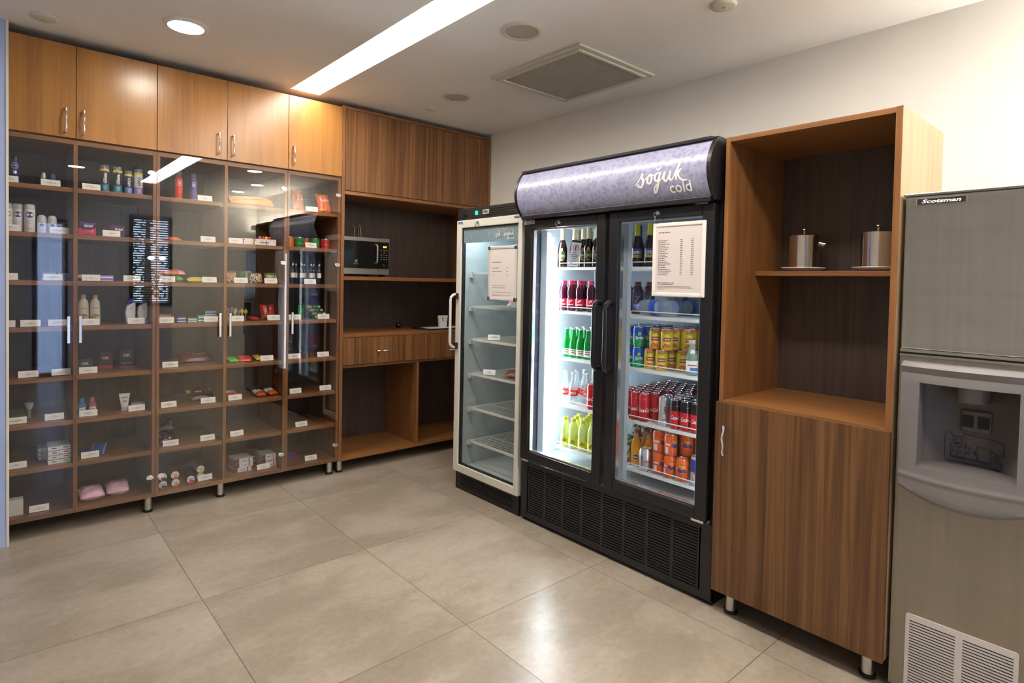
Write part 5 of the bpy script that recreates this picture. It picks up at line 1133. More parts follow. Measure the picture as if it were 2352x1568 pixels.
packet('nut_packet', 'large dark red nut packet with white script on the fifth shelf', 'packet', 1.016, .24, SZ[5], .195, .12, .046, lambda u, v: P('deep_red', 110, 20, 32, 0.25), 'lie', .35, .02, seed=11, texts=(('Tadım', .1, -.1, .020, TX, dict(shear=.25)), ('*', .55, .1, .022, P('gold_star', 190, 150, 80))))
def ends_green(u, v): return P('bright_green', 150, 210, 50, 0.3) if abs(u) > .78 and v > .2 else P('choc_red', 90, 30, 24, 0.25) if v > -.4 else P('choc_brown', 58, 26, 20, 0.25)
packet('sweet_bag', 'dark sweet bag with bright green corners on the sixth shelf, third bay', 'packet', 1.041, .20, SZ[6], .150, .11, .040, ends_green, 'lie', .5, .06, seed=12, endv=True, texts=(('mini', -.2, .1, .016, TX, dict(shear=.2)),))
for i, (ux, vv, yy, zz) in enumerate(((372, 1000, .16, 0), (374, 975, .18, .040))):
    packet('dark_sweet_bag', ('lower' if i == 0 else 'upper')+' dark shiny bag heaped at the left of the seventh shelf, third bay', 'packet', (0.835+.004, 0.834+.004)[i], yy, SZ[7]+zz*1.8, .098, .10, .046, lambda u, v: P('dark_wrap', 44, 26, 32, 0.15) if (int(u*4)+int(v*5)) % 3 else P('dark_wrap_red', 90, 24, 44, 0.15), 'lie', .5, .2-.3*i, seed=14+i)
def biscuit(x, y, z, L, acc, label, yaw=0.0):
    t = thing('biscuit_tube', (x, y, z+EPS), label, 'biscuit pack', 'hexagonal biscuit tubes', yaw)
    r = .0245; hx = [(r*math.cos(PI/8+i*PI/4), r*.92+r*math.sin(PI/8+i*PI/4)) for i in range(8)]
    MB().extrude(hx, 'y', 0.0, L, P('biscuit_brown', 70, 40, 30, 0.35)).build('wrapper', t, bev=.003)
    m = MB().extrude([(a*.93, (b_-r*.92)*.93+r*.92) for a, b_ in hx], 'y', -.0012, 0.0, CWHITE)
    m.text('Biscolata', (-.001, -.002, r*1.15), (1, .0, .0), (0, 0, 1), .006, DARK, width=.034, bold=.02, shear=.2); m.text('Pia', (.004, -.002, r*.85), (1, 0, 0), (0, 0, 1), .005, DARK, shear=.2); m.build('end_label', t)
    m = MB()
    vs = [(.004+.017*math.cos(a)*(.8 if i % 2 else 1), -.0018, r*.42+.010*math.sin(a)*(.8 if i % 2 else 1)) for i, a in enumerate([2*PI*q/14 for q in range(14)])]
    m.add(vs, [tuple(range(14))[::-1]], acc); m.build('fruit_print', t)
BR = P('cocoa', 104, 60, 40); OR_ = P('orange_fruit', 232, 124, 34); RD = P('cherry', 190, 34, 54); GR = P('lime', 190, 214, 40)
biscuit(0.806, .055, SZ[8], .17, BR, 'white-ended brown biscuit tube, bottom left'); biscuit(0.805, .055, SZ[8]+.047, .17, BR, 'white-ended brown biscuit tube, upper left, behind the hinge')
biscuit(0.872, .05, SZ[8], .17, OR_, 'biscuit tube with orange fruit, lower of the two orange ones'); biscuit(0.869, .05, SZ[8]+.047, .17, OR_, 'biscuit tube with orange fruit, upper of the two orange ones')
biscuit(0.957, .06, SZ[8], .17, RD, 'biscuit tube with cherry red print, between orange and green ones')
biscuit(1.018, .09, SZ[8], .17, GR, 'biscuit tube behind the price card, lower of the green ones'); biscuit(1.017, .08, SZ[8]+.047, .17, GR, 'biscuit tube with lime green print, topmost on the right')
# --- bay 4
packet('biscuit_packet', 'long pale orange biscuit packet lying on the top shelf of the fourth bay', 'packet', 1.315, .10, SZ[1], .270, .085, .044, lambda u, v: P('peach_orange', 240, 168, 90) if v > -.15 else P('deep_orange', 232, 128, 46), 'lie', .62, -.02, seed=20, texts=(('SADE GALETA', .25, -.05, .013, P('brown_text', 120, 60, 30), dict(width=.085)),))
SWM = [P('sweet_pink', 230, 110, 150), P('sweet_yellow', 236, 206, 80), P('sweet_green', 120, 190, 90), P('sweet_white', 232, 226, 226), P('sweet_blue', 120, 130, 210)]
def candy_box(x, w, label):
    t = box_item('sweet_box', label, 'box', x, .09, SZ[2], w, .05, .042, SWM[3], texts=(('mentos', .45, .5, .013, P('mentos_blue', 60, 70, 160), dict(bold=.03)),) if w > .08 else ())
    m = MB(); rnd = random.Random(5)
    for i in range(int(w/.008)): m.box(-w/2+.008*i, -w/2+.008*i+.006, -.0007, .0002, rnd.choice((.002, .028)), rnd.choice((.012, .038)) if False else rnd.uniform(.034, .040), SWM[i % 5]) if i % 3 == 0 else None
    m.build('printed_panel', t)
candy_box(1.295, .060, 'smaller colourful sweet box left of the large one'); candy_box(1.403, .138, 'large colourful sweet box with round sweets on top')
for i in range(4):
    t = thing('round_sweet', (1.37+.021*i, .105, SZ[2]+.0432), ('pink', 'red', 'yellow', 'bright red')[i]+' round sweet on top of the large sweet box', 'sweet', 'round sweets on the box')
    MB().lathe([(.0095*math.sin(PI*q/10)+1e-7, .0095-.0095*math.cos(PI*q/10)) for q in range(11)], P('sweetball%d' % i, *((236, 110, 130), (214, 60, 70), (236, 210, 80), (230, 50, 60))[i], 0.2), seg=18).build('sweet', t)
def nutmat(a, b_):
    def f(u, v):
        if v > .55: return P('bag_clear_top', 120, 110, 96, 0.25)
        q = (math.sin(u*23+v*31)+math.sin(u*41-v*17))
        return a if q > -.2 else b_
    return f
NB1, NB2, NB3, NB4 = P('nut_tan', 206, 170, 124), P('nut_brown', 130, 84, 50), P('nut_pale', 220, 200, 160), P('nut_dark', 80, 56, 40)
packet('nut_bag', 'bag of pale nuts at the left of the third shelf, fourth bay', 'bag', 1.196, .12, SZ[3], .075, .085, .04, nutmat(NB1, NB2), 'stand', .35, 0, seed=31, endv=True)
packet('nut_bag', 'green and yellow topped nut bag between the two cards', 'bag', 1.297, .17, SZ[3], .090, .088, .04, lambda u, v: P('bag_green', 50, 110, 70) if u < 0 else P('bag_yellow', 190, 180, 50), 'stand', .4, 0, seed=32, endv=True)
packet('nut_bag', 'bag of mixed pale nuts between the cards of the third shelf, fourth bay', 'bag', 1.351, .12, SZ[3], .085, .075, .045, nutmat(NB3, NB4), 'stand', .45, .1, seed=33, endv=True)
packet('nut_bag', 'nut bag with green top behind the right card of the third shelf, fourth bay', 'bag', 1.448, .118, SZ[3], .084, .078, .045, lambda u, v: P('bag_green', 50, 110, 70) if v > .3 else (NB3 if math.sin(u*29+v*23) > 0 else NB2), 'stand', .45, .0, seed=34, endv=True)
for i in range(9):      # lollipops
    x = 1.182+.0145*i; zz = [.062, .055, .068, .050, .058, .046, .054, .044, .050][i]; yy = .13+.018*((i*2) % 3)
    t = thing('lollipop', (x, yy, SZ[4]+EPS), 'wrapped lollipop, %s from the left in the bunch on the fourth shelf' % ORD[i], 'lollipop', 'lollipops in a bunch')
    MB().lathe([(0, 0), (.0015, 0), (.0015, zz), (0, zz)], WHITE, seg=8).build('stick', t)
    MB().lathe([(0, zz-.006), (.004, zz-.008), (.011, zz), (.0125, zz+.008), (.009, zz+.017), (.003, zz+.020), (.006, zz+.026), (0, zz+.024)], [P('lolly_yellow', 200, 196, 60, 0.3), P('lolly_violet', 140, 80, 150, 0.3)][0 if i in (1, 3, 4, 6, 8) else 1], seg=10).build('wrapped_sweet', t)
packet('red_sachet', 'flat red sachet lying left of the red bag, fourth shelf', 'sachet', 1.346, .13, SZ[4], .064, .06, .018, lambda u, v: P('red_foil', 180, 40, 36, 0.25), 'lie', .2, .2, seed=36)
packet('red_snack_bag', 'red bag with black patches and a clear nut window, standing on the fourth shelf', 'bag', 1.436, .14, SZ[4], .098, .108, .05, lambda u, v: NB2 if v < -.35 and math.sin(u*25+v*19) > -.3 else P('bag_black', 30, 22, 24, 0.3) if -.2 < u < .1 and v > 0 else P('bag_red', 190, 30, 44, 0.25), 'stand', .3, .1, seed=37, endv=True)
for i, (ux, w_, c1, c2, lab) in enumerate(((1.211, .085, (90, 206, 50), (60, 160, 40), 'bright green sweet packet at the left of the fifth shelf, fourth bay'), (1.288, .105, (230, 60, 40), (236, 120, 50), 'red and orange sweet packet in the middle of the three bright ones'), (1.37, .065, (232, 214, 40), (200, 180, 40), 'yellow sweet packet, right of the three bright ones'))):
    packet('bright_sweet_packet', lab, 'packet', ux, .13, SZ[5]+(0.0, .0, .0)[i], w_-.026, .085, .020, (lambda a, b_: lambda u, v: a if v < .3 else b_)(P('sp%d' % i, *c1, 0.3), P('sq%d' % i, *c2, 0.3)), 'lie', .28, (.15, -.1, .12)[i], seed=40+i)
def choc(x, y, label, rz):
    packet('chocolate_packet', label, 'packet', x, y, SZ[6], .061, .10, .030, lambda u, v: CWHITE if v > -.1 else P('wafer_orange', 196, 84, 30, 0.3), 'lie', .22, rz, seed=int(x*100), texts=(('8', -.3, .4, .016, P('choc_text', 90, 40, 30)),))
choc(1.388-.008, .12, 'white and orange chocolate packet, left of the pair on the sixth shelf', .1); choc(1.46-.005, .12, 'white and orange chocolate packet, right of the pair on the sixth shelf', .15)
packet('chocolate_packet', 'red and white chocolate packet behind the card at the left of the sixth shelf', 'packet', 1.213, .15, SZ[6], .080, .10, .034, lambda u, v: CWHITE if v > .0 else P('pack_tomato', 200, 70, 50, 0.3), 'lie', .25, .1, seed=51)
CHW = P('choc_box_white', 222, 222, 230, 0.35); CHB = P('choc_box_brown', 96, 58, 46, 0.35); CHV = P('choc_band', 90, 60, 150); CHO = P('choc_band_orange', 214, 90, 50)
for ci, (ux, yy, wd, n, lab) in enumerate(((1.277, .090, .118, 3, 'left'), (1.439, .088, .094, 3, 'right'))):
    for j in range(n):
        pos = ('lowest', 'middle', 'topmost')[j]; h_ = .0275
        xx = ux-(.012 if (ci == 0 and j == 0) else 0)
        t = box_item('chocolate_box', '%s white and brown chocolate box of the %s stack on the bottom shelf' % (pos, lab), 'box', xx, yy+.004*j, SZ[8]+j*(h_+EPS), wd, .13, h_, CHW, rz=-.05+.02*j, deco=((0, .28, 0, 1, CHB), (.78, .84, 0, 1, CHV if ci == 0 else CHO)), texts=(('mocha', .55, .5, .009, DARK, dict(shear=.2, bold=.02)),), group='flat chocolate boxes in stacks')
box_item('chocolate_box', 'brown chocolate box with a bar pattern, between the two stacks', 'box', 1.392+.003, .24, SZ[8]+.0285, .052, .10, .060, CHB, deco=((.2, .8, .1, .35, CHW),)); 
box_item('chocolate_box', 'white chocolate box under the brown one, between the two stacks', 'box', 1.392+.003, .24, SZ[8], .052, .10, .0278, CHW)
# --- bay 5
def crisp(x, y, W, H, c1, c2, label, word=None, rz=0, seed=0, tilt=.12):
    packet('crisp_bag', label, 'crisp bag', x, y, SZ[1], W, H, .06, lambda u, v: c1 if abs(v+.1*u) < .75 else c2, 'stand', tilt, rz, seed=seed, endv=True, texts=((word, 0, .2, .022, TX, dict(width=W*.6)),) if word else ())
crisp(1.658, .20, .090, .160, P('crisp_orange', 206, 92, 34, 0.25), P('crisp_red', 180, 60, 24, 0.25), 'tall orange crisp bag at the left of the top shelf, rightmost bay', 'D', .35, 60)
crisp(1.768, .30, .120, .130, P('crisp_green', 40, 84, 44, 0.3), P('crisp_dkgreen', 26, 56, 34, 0.3), 'dark green crisp bag lying at the back of the top shelf, rightmost bay', None, 0, 61, .5)
crisp(1.813, .13, .100, .150, P('crisp_orange2', 222, 96, 30, 0.25), P('crisp_yellow', 226, 140, 50, 0.25), 'leaning orange crisp bag with white lettering on the right of the top shelf', 'Doritos', .1, 62, .35)
def tub(x, y, c, label):
    def ex(t):
        m = MB(); m.text_cyl('Pringles', .0355, .030, .008, P('tub_yellow', 236, 206, 60), width=.036, bold=.03); m.build('label', t)
    round_item('crisp_tub', label, 'crisp tub', x, y, SZ[2], [('tub_body', [(0, 0), (.033, 0), (.0335, .002), (.034, .066)], c), ('rim', [(0, .0665), (.0345, .067), (.035, .069), (.0345, .0715), (0, .072)], CHROME), ], group='small cylindrical crisp tubs', extra=ex)
TG_, TO_, TR_ = P('tub_green', 40, 130, 60, 0.3), P('tub_orange', 214, 110, 34, 0.3), P('tub_red', 180, 34, 38, 0.3)
tub(1.57-.003, .12, TO_, 'orange crisp tub at the left end of its shelf'); tub(1.638, .125, TG_, 'green crisp tub, left of the two green ones'); tub(1.721, .20, TO_, 'orange crisp tub at the back, between the green ones'); tub(1.758, .14, TG_, 'green crisp tub, right of the two green ones'); tub(1.823+.008, .13, TR_, 'red crisp tub at the right end of its shelf')
def wine(x, y, label):
    def ex(t):
        m = MB(); patch(m, .0165, .045, .078, .034, PAPER, .0008, n=10); patch(m, .0085, .128, .142, .010, PAPER, .0014); m.build('label', t)
    round_item('dark_bottle', label, 'bottle', x, y, SZ[3], [('bottle_body', [(0, 0), (.0155, 0), (.0165, .003), (.0165, .100), (.008, .122), (.0075, .150)], P('black_glass_bottle', 16, 16, 24, 0.12)), ('cap', [(.0085, .128), (.0088, .156), (0, .157)], BLACK)], group='row of slim dark bottles', extra=ex)
for i, u_ in enumerate((1.593, 1.631, 1.648, 1.681, 1.707, 1.741, 1.758)):
    wine(u_+.004*i, .115+.05*(i % 2), 'slim dark bottle with white label, %s of the row of seven' % ('first', 'second', 'third', 'middle one', 'fifth', 'sixth', 'last')[i])
GB = P('green_box', 24, 92, 50, 0.35); GBG = P('gold_panel', 190, 160, 90)
for j in range(4):
    box_item('green_chocolate_box', '%s dark green chocolate box of the leaning right stack' % ('lowest', 'second', 'third', 'topmost')[j], 'box', 1.806-.016*j, .12+.008*j, SZ[4]+j*(.0235+EPS), .105, .07, .0235, GB, deco=((.05, .38, .2, .85, GBG), (.80, .97, .3, .7, TX)), texts=(('Çet', .57, .52, .011, P('lime_text', 200, 220, 60), dict(shear=.2, bold=.02)),), group='green chocolate boxes')
for j in range(4):
    box_item('green_chocolate_box', '%s bright green chocolate box of the stack behind the left card' % ('lowest', 'second', 'third', 'topmost')[j], 'box', 1.679, .17, SZ[4]+j*(.0235+EPS), .045, .07, .0235, P('green_box2', 20, 130, 60, 0.35), group='green chocolate boxes')
packet('pink_sachet', 'crumpled pink and blue sachet at the left of the bottom shelf, rightmost bay', 'sachet', 1.629, .20, SZ[8], .085, .09, .022, lambda u, v: P('sach_pink', 160, 60, 100, 0.3) if u > -.2 else P('sach_blue', 90, 100, 170, 0.3), 'lie', .25, .3, seed=70)

# ------------------------------------------------------------------ drinks
FACE = -0.95      # yaw that turns a label towards the room
S1, S2, S3, S4, S5 = [z-0.0012 for z in FS]
TINL = plain('can_lid', (0.72, 0.73, 0.75), 0.22, 1.0)
def make_can(r, h, bands, deco):
    """bands: [(fraction of height, material)]"""
    t = empty('drink_can', (0, 0, -50)); last = bands[0][1]
    prof = [(0, .002, last), (r*.78, .002, last), (r*.80, 0, TINL), (r*.84, 0, TINL), (r, .007, last)]
    for f, mt in bands: prof.append((r, min(h*f, h-.014), mt))
    prof += [(r*.86, h-.004, bands[-1][1]), (r*.86, h-.003, bands[-1][1])]
    MB().lathe(prof, last, seg=26).build('can_body', t)
    MB().lathe([(r*.86, h-.0035), (r*.885, h-.002), (r*.885, h), (r*.84, h), (r*.80, h-.005), (0, h-.005)], TINL, seg=26).build('lid', t)
    MB().box(-.006, .006, -.002, .014, h-.0045, h-.0035, TINL).build('pull_tab', t)
    if deco:
        m = MB(); deco(m, r, h)
        if m.v: m.build('print', t)
    return t
FIRST = {}
def put(kind, maker, x, y, z, label, cat, group, yaw=FACE, name=None):
    if kind not in FIRST:
        o = maker(); FIRST[kind] = o; o.location = (x, y, z+EPS); o.rotation_euler = (0, 0, yaw); tag(o, label, cat, group)
        if name: o.name = name
        return o
    return copy_thing(FIRST[kind], (x, y, z+EPS), yaw, label, group)
def yblock(n): return n
# --- cola: slim red cans
CR = P('cola_red', 190, 22, 34, 0.28)
def cola():
    def d(m, r, h): m.text_cyl('Coca-Cola', r+.0012, h*.42, .020, TX, width=.064, shear=.45, bold=.02); m.text_cyl('250 ml', r+.001, h*.80, .0035, TX)
    return make_can(.0265, .141, [(1, CR)], d)
GC = 'red cola cans in a dense block'
rows = [(2.538+.055*i) for i in range(9)]
for i, x in enumerate(rows):
    for j in range(8):
        y = -1.985-.0265*(i % 2)-.0545*j*1.0+.012*i*0
        lim = -2.17 if i < 1 else -2.19 if i < 3 else -2.235 if i < 4 else -2.28
        if i >= 6: lim = -2.36
        if y < lim or (i == 0 and j == 0): continue
        if i == 0:
            w_ = ('hidden behind the middle post, front row of the red block', 'front row of the red block, next to the door edge', 'front row of the red block, second from the door edge', 'front row of the red block, beside the silver cans')[min(j, 3)]
            lab = 'slim red cola can, '+w_
        else: lab = 'slim red cola can of the dense block, %s row back, %s from the left' % (ORD[i], ORD[j])
        put('cola', cola, x, y, S4, lab, 'can', GC, FACE+random.uniform(-.7, .5), 'cola_can')
put('cola', cola, 2.535, -1.800, S4, 'single slim red cola can behind the left door, beside clear bottles', 'can', GC, FACE-.2)
# silver cans
SILC = plain('silver_can', (0.70, 0.71, 0.73), 0.3, 0.85)
def silver():
    def d(m, r, h): m.text_cyl('Light', r+.001, h*.55, .018, DARK, vertical=True, shear=.3, bold=.02); patch(m, r, h*.2, h*.25, .03, P('grey_print', 120, 122, 130))
    return make_can(.0265, .141, [(1, SILC)], d)
for i, (x, y) in enumerate(((2.60, -2.245), (2.545, -2.262), (2.655, -2.275), (2.71, -2.29))):
    put('silver', silver, x, y, S4, ('slim silver can beside the red block, behind the front silver one', 'slim silver can at the front between red and black cans', 'slim silver can in the third row back', 'slim silver can in the fourth row back')[i], 'can', 'slim silver cans', FACE+.2, 'cola_can')
# black and red cans
CB = P('cola_black', 18, 17, 20, 0.28)
def zero():
    def d(m, r, h):
        m.text_cyl('Coca-Cola', r+.0014, h*.40, .021, TX, width=.066, shear=.45, bold=.02); m.text_cyl('ZERO', r+.001, h*.80, .004, TX)
    return make_can(.0265, .141, [(.62, P('zero_red', 196, 26, 40, 0.28)), (1, CB)], d)
for i, x in enumerate((2.535, 2.592, 2.649, 2.706, 2.763)):
    for j in range(4):
        y = -2.335-.056*j-.018*(i % 2)
        if y < -2.555: continue
        lab = 'black-topped red can at the front of shelf four, %s' % ('beside the silver cans', 'left of the two facing forward', 'right of the two facing forward', 'against the right wall')[j] if i == 0 else 'black-topped red can, %s row back, %s from the left, right end of shelf four' % (ORD[i], ORD[j])
        put('zero', zero, x, y, S4, lab, 'can', 'black-topped cola cans', FACE+(.25 if i == 0 else random.uniform(-.5, .5)), 'cola_can')
# sprite / lipton
SB, SG = P('lemonade_blue', 24, 84, 190, 0.28), P('lemonade_green', 20, 160, 96, 0.28)
def sprite():
    def d(m, r, h):
        m.text_cyl('Sprite', r+.0012, h*.45, .022, TX, width=.046, shear=.2, bold=.03); oval(m, r, h*.66, .007, .008, P('lemon_yellow', 226, 226, 40)); oval(m, r, h*.66, .004, .004, SG, .0011); patch(m, r, h*.25, h*.65, .012, P('lime_bar', 150, 200, 60), ang=-PI/2+1.2)
    return make_can(.0305, .104, [(.42, SG), (.60, P('lemonade_mid', 22, 120, 160, 0.28)), (1, SB)], d)
TY = P('tea_yellow', 206, 190, 40, 0.3)
def tea():
    def d(m, r, h):
        oval(m, r, h*.50, .021, .024, P('tea_bright', 232, 216, 70), .0006); patch(m, r, h*.42, h*.60, .040, P('tea_red', 170, 24, 40), .0012); m.text_cyl('Lipton', r+.0018, h*.51, .012, TX, width=.032, bold=.03)
        for q in range(8): oval(m, r, h*(.16+.05*(q % 3)), .006, .006, P('tea_peach', 226, 130, 60) if q % 2 else P('tea_fruit', 200, 70, 50), .0009, -PI/2-.55+.15*q)
        for q in range(6): oval(m, r, h*(.83+.03*(q % 2)), .005, .004, P('tea_peach', 226, 130, 60) if q % 2 else P('tea_leaf', 90, 140, 40), .0009, -PI/2-.5+.2*q)
    return make_can(.0305, .104, [(.92, TY), (1, P('tea_orange', 214, 120, 60, 0.3))], d)
for lev in (0, 1):
    for i, x in enumerate((2.560, 2.625, 2.690, 2.755, 2.820)):
        for j, y in enumerate((-1.960, -2.0245, -2.089)):
            yy = y-.008*(i % 2)
            lab = '%s blue and green lemonade can at the front, %s' % ('lower' if lev == 0 else 'upper', ('half hidden by the door post', 'in the middle', 'next to the yellow tea cans')[j]) if i == 0 else '%s blue and green lemonade can, %s row back, %s from the left' % ('lower' if lev == 0 else 'upper', ORD[i], ORD[j])
            put('sprite', sprite, x, yy, S3+lev*.105, lab, 'can', 'blue and green lemonade cans', FACE+(.1 if i == 0 else random.uniform(-.8, .6)), 'lemonade_can')
    for i, x in enumerate((2.562, 2.626, 2.690, 2.754, 2.818, 2.882)):
        for j, y in enumerate((-2.160, -2.228, -2.2935, -2.359, -2.424)):
            if i == 0 and j > 1: continue
            if i == 1 and j > 2: continue
            yy = y-.012*(i % 2)-(.028 if lev else 0)
            if yy < -2.50: continue
            if lev and i == 0 and j > 1: continue
            lab = '%s yellow iced tea can at the front, %s' % ('lower' if lev == 0 else 'upper', ('left', 'right')[j]) if i == 0 else '%s yellow iced tea can, %s row back, %s from the left' % ('lower' if lev == 0 else 'upper', ORD[i], ORD[j])
            put('tea', tea, x, yy, S3+lev*.105, lab, 'can', 'yellow iced tea cans', FACE+(.0 if i == 0 else random.uniform(-.9, .9)), 'iced_tea_can')
# fanta
FO = P('fanta_orange', 226, 92, 22, 0.28)
def fanta():
    def d(m, r, h):
        oval(m, r, h*.55, .019, .020, P('fanta_light', 240, 140, 50), .0005); m.text_cyl('Fanta', r+.0022, h*.50, .022, P('fanta_blue', 36, 50, 130), width=.044, bold=.05, shear=.1); m.text_cyl('Fanta', r+.0026, h*.50, .018, TX, width=.040, bold=-.005, shear=.1) if False else None
        oval(m, r, h*.76, .010, .004, P('fanta_leaf', 80, 150, 40), .0012); patch(m, r, h*.12, h*.42, .016, P('code_white', 214, 214, 220), .0006, -PI/2-1.45); patch(m, r, h*.50, h*.58, .022, P('code_white', 214, 214, 220), .0006, -PI/2-1.3)
    return make_can(.0305, .106, [(1, FO)], d)
fa = [(2.552, -2.236, .9), (2.545, -2.303, .3), (2.60, -2.352, .1)]
for lev in (0, 1):
    for i, (x, y, a) in enumerate(((2.550, -2.236, 1.2), (2.545, -2.306, 1.1 if lev else .5), (2.606, -2.358, .2), (2.664, -2.398, -.2), (2.720, -2.444, -.2), (2.63, -2.25, 0), (2.69, -2.30, 0), (2.75, -2.34, 0), (2.70, -2.23, 0), (2.784, -2.46, 0))):
        lab = '%s orange soda can of the front pair of stacks, %s' % ('lower' if lev == 0 else 'upper', ('left', 'right')[i]) if i < 2 else '%s orange soda can set back %s' % ('lower' if lev == 0 else 'upper', ('just right of the front stacks', 'near the energy drinks', 'near the right wall')[i-2]) if i < 5 else '%s orange soda can behind the stacks, %s' % ('lower' if lev == 0 else 'upper', ('near the glass bottles', 'second from the glass bottles', 'third from the glass bottles', 'farthest back at the left', 'farthest back at the right wall')[i-5])
        if lev == 0 and i == 2: x, y, a, lab = 2.548, -2.372, .0, 'single orange soda can at the front, left of the energy drink cans'
        put('fanta', fanta, x, y, S5+lev*.107, lab, 'can', 'orange soda cans', FACE+a*.8-.1, 'orange_soda_can')
# energy cans
RBB, RBS = P('energy_blue', 34, 50, 150, 0.25), plain('energy_silver', (0.72, 0.73, 0.76), 0.28, 0.8)
def energy():
    def d(m, r, h):
        n = 4
        for a0, z0, z1, mt in ((-PI/2-.9, .45, .95, RBB), (-PI/2+.9, .45, .95, RBS), (-PI/2-.9, .04, .45, RBS), (-PI/2+.9, .04, .45, RBB)):
            patch(m, r, h*z0, h*z1-.008, r*1.75, mt, .0004, a0, 12)
        m.text_cyl('Red Bull', r+.0012, h*.42, .010, P('bull_red', 200, 40, 50), width=.036, bold=.03)
        oval(m, r, h*.50, .007, .007, P('sun_yellow', 236, 200, 60), .0008)
    return make_can(.0265, .133, [(1, RBS)], d)
for i, (x, y) in enumerate(((2.555, -2.443), (2.56, -2.503), (2.615, -2.478), (2.62, -2.535))):
    put('energy', energy, x, y, S5, 'blue and silver energy drink can, %s' % ('front left by the orange can', 'front right by the wall', 'second row left', 'second row right')[i], 'can', 'blue and silver energy drink cans', FACE+.2, 'energy_drink_can')
def diet():
    def d(m, r, h): m.text_cyl('Cola', r+.001, h*.45, .012, P('bull_red', 200, 40, 50), bold=.02); patch(m, r, h*.2, h*.7, .014, P('grey_print', 120, 122, 130), ang=-PI/2-.9)
    return make_can(.0300, .112, [(1, SILC)], d)
put('diet', diet, 2.536, -2.165, S5, 'silver can with small red lettering, before the orange bottles on the lowest wire shelf', 'can', None, FACE+.3, 'soda_can')
SGN, SRD = P('tea_can_green', 60, 130, 66, 0.3), P('tea_can_white', 206, 214, 204, 0.3)
def straw():
    def d(m, r, h):
        for q in range(7): oval(m, r, h*(.42+.11*(q % 4)), .008, .006, SGN, .0008, -PI/2-.7+.25*q)
        for q in range(4): oval(m, r, h*(.14+.05*(q % 2)), .008, .009, P('berry_red', 210, 60, 50), .0009, -PI/2-.5+.35*q)
    return make_can(.0300, .107, [(.10, P('berry_band', 200, 90, 70, 0.3)), (.9, SRD), (1, SGN)], d)
for i, x in enumerate((2.570, 2.634, 2.698, 2.762, 2.826)):
    for j, y in enumerate((-1.945, -2.010)):
        lab = 'green and white fruit can at the front, %s' % ('beside the door post', 'beside the orange glass bottles')[j] if i == 0 else 'green and white fruit can, lower layer, %s row back, %s' % (ORD[i], ('left', 'right')[j])
        put('straw', straw, x, y-.01*(i % 2), S5, lab, 'can', 'green and white fruit cans', FACE+(.1 if i == 0 else random.uniform(-.6, .6)), 'fruit_soda_can')
for q, (x, y) in enumerate(((2.76, -1.945), (2.76, -2.01), (2.825, -1.95), (2.825, -2.015))):
    put('straw', straw, x, y, S5+.108 if x < 2.85 else S5, 'green and white fruit can of the upper layer, %s' % ('nearer left', 'nearer right', 'farther left', 'farther right')[q], 'can', 'green and white fruit cans', FACE+random.uniform(-.6, .6))

# --- bottles
def make_bottle(name, parts, deco=None, seg=22):
    t = empty(name, (0, 0, -50))
    for nm, prof, mat in parts: MB().lathe(prof, mat, seg=seg).build(nm, t)
    if deco: m = MB(); deco(m); m.build('label', t)
    return t
GG = liquid('green_glass', 22, 160, 76, .45, .05, .45); CROWN = plain('crown_cap', (0.75, 0.76, 0.80), .3, .8)
def crown(h): return ('crown_cap', [(.0125, h-.006), (.0140, h-.005), (.0130, h-.001), (.010, h+.001), (0, h+.001)], CROWN)
def mineral():
    def d(m): patch(m, .0245, .022, .050, .050, PAPER, .0008, n=12); patch(m, .0245, .028, .032, .030, P('label_red', 190, 40, 50), .0014); patch(m, .0245, .040, .043, .036, DARK, .0014)
    return make_bottle('mineral_water_bottle', [('bottle_body', [(0, .003), (.018, 0), (.0235, .003), (.0245, .008), (.0245, .075), (.021, .095), (.0135, .125), (.0115, .150), (.0120, .160)], GG), crown(.166)], d)
GMW = 'green glass mineral water bottles'
for i, (x, y) in enumerate(((2.560, -1.578), (2.560, -1.632), (2.560, -1.686), (2.560, -1.742), (2.62, -1.56), (2.62, -1.615), (2.62, -1.67), (2.62, -1.725), (2.62, -1.78), (2.68, -1.55), (2.68, -1.61), (2.68, -1.67), (2.68, -1.73), (2.74, -1.55), (2.74, -1.61), (2.74, -1.67))):
    put('mineral', mineral, x, y, S3, ('green glass bottle with crown cap, %s' % ('leftmost of the front row', 'second of the front row', 'third of the front row', 'fourth of the front row, by the door handle')[i]) if i < 4 else 'green glass bottle with crown cap, %s' % ('second row, leftmost', 'second row, second', 'second row, third', 'second row, fourth', 'second row, rightmost', 'third row, leftmost', 'third row, second', 'third row, third', 'third row, rightmost', 'back row, left', 'back row, middle', 'back row, right')[i-4], 'bottle', GMW, FACE+random.uniform(-.3, .3))
CG2 = liquid('clear_glass', 205, 216, 222, .74, .04, .15)
def soda():
    def d(m): patch(m, .0262, .048, .082, .150, P('soda_red', 214, 60, 56), .0008, n=28); m.text_cyl('GAZOZ', .0275, .066, .017, TX, width=.042, bold=.03) if False else None; m.text_cyl('ÖZDE', .0275, .066, .016, TX, width=.044, bold=.03)
    return make_bottle('soda_bottle', [('bottle_body', [(0, .003), (.020, 0), (.0255, .004), (.0262, .010), (.0255, .045), (.0262, .088), (.021, .110), (.0130, .140), (.0112, .168), (.0118, .178)], CG2), crown(.183)], d)
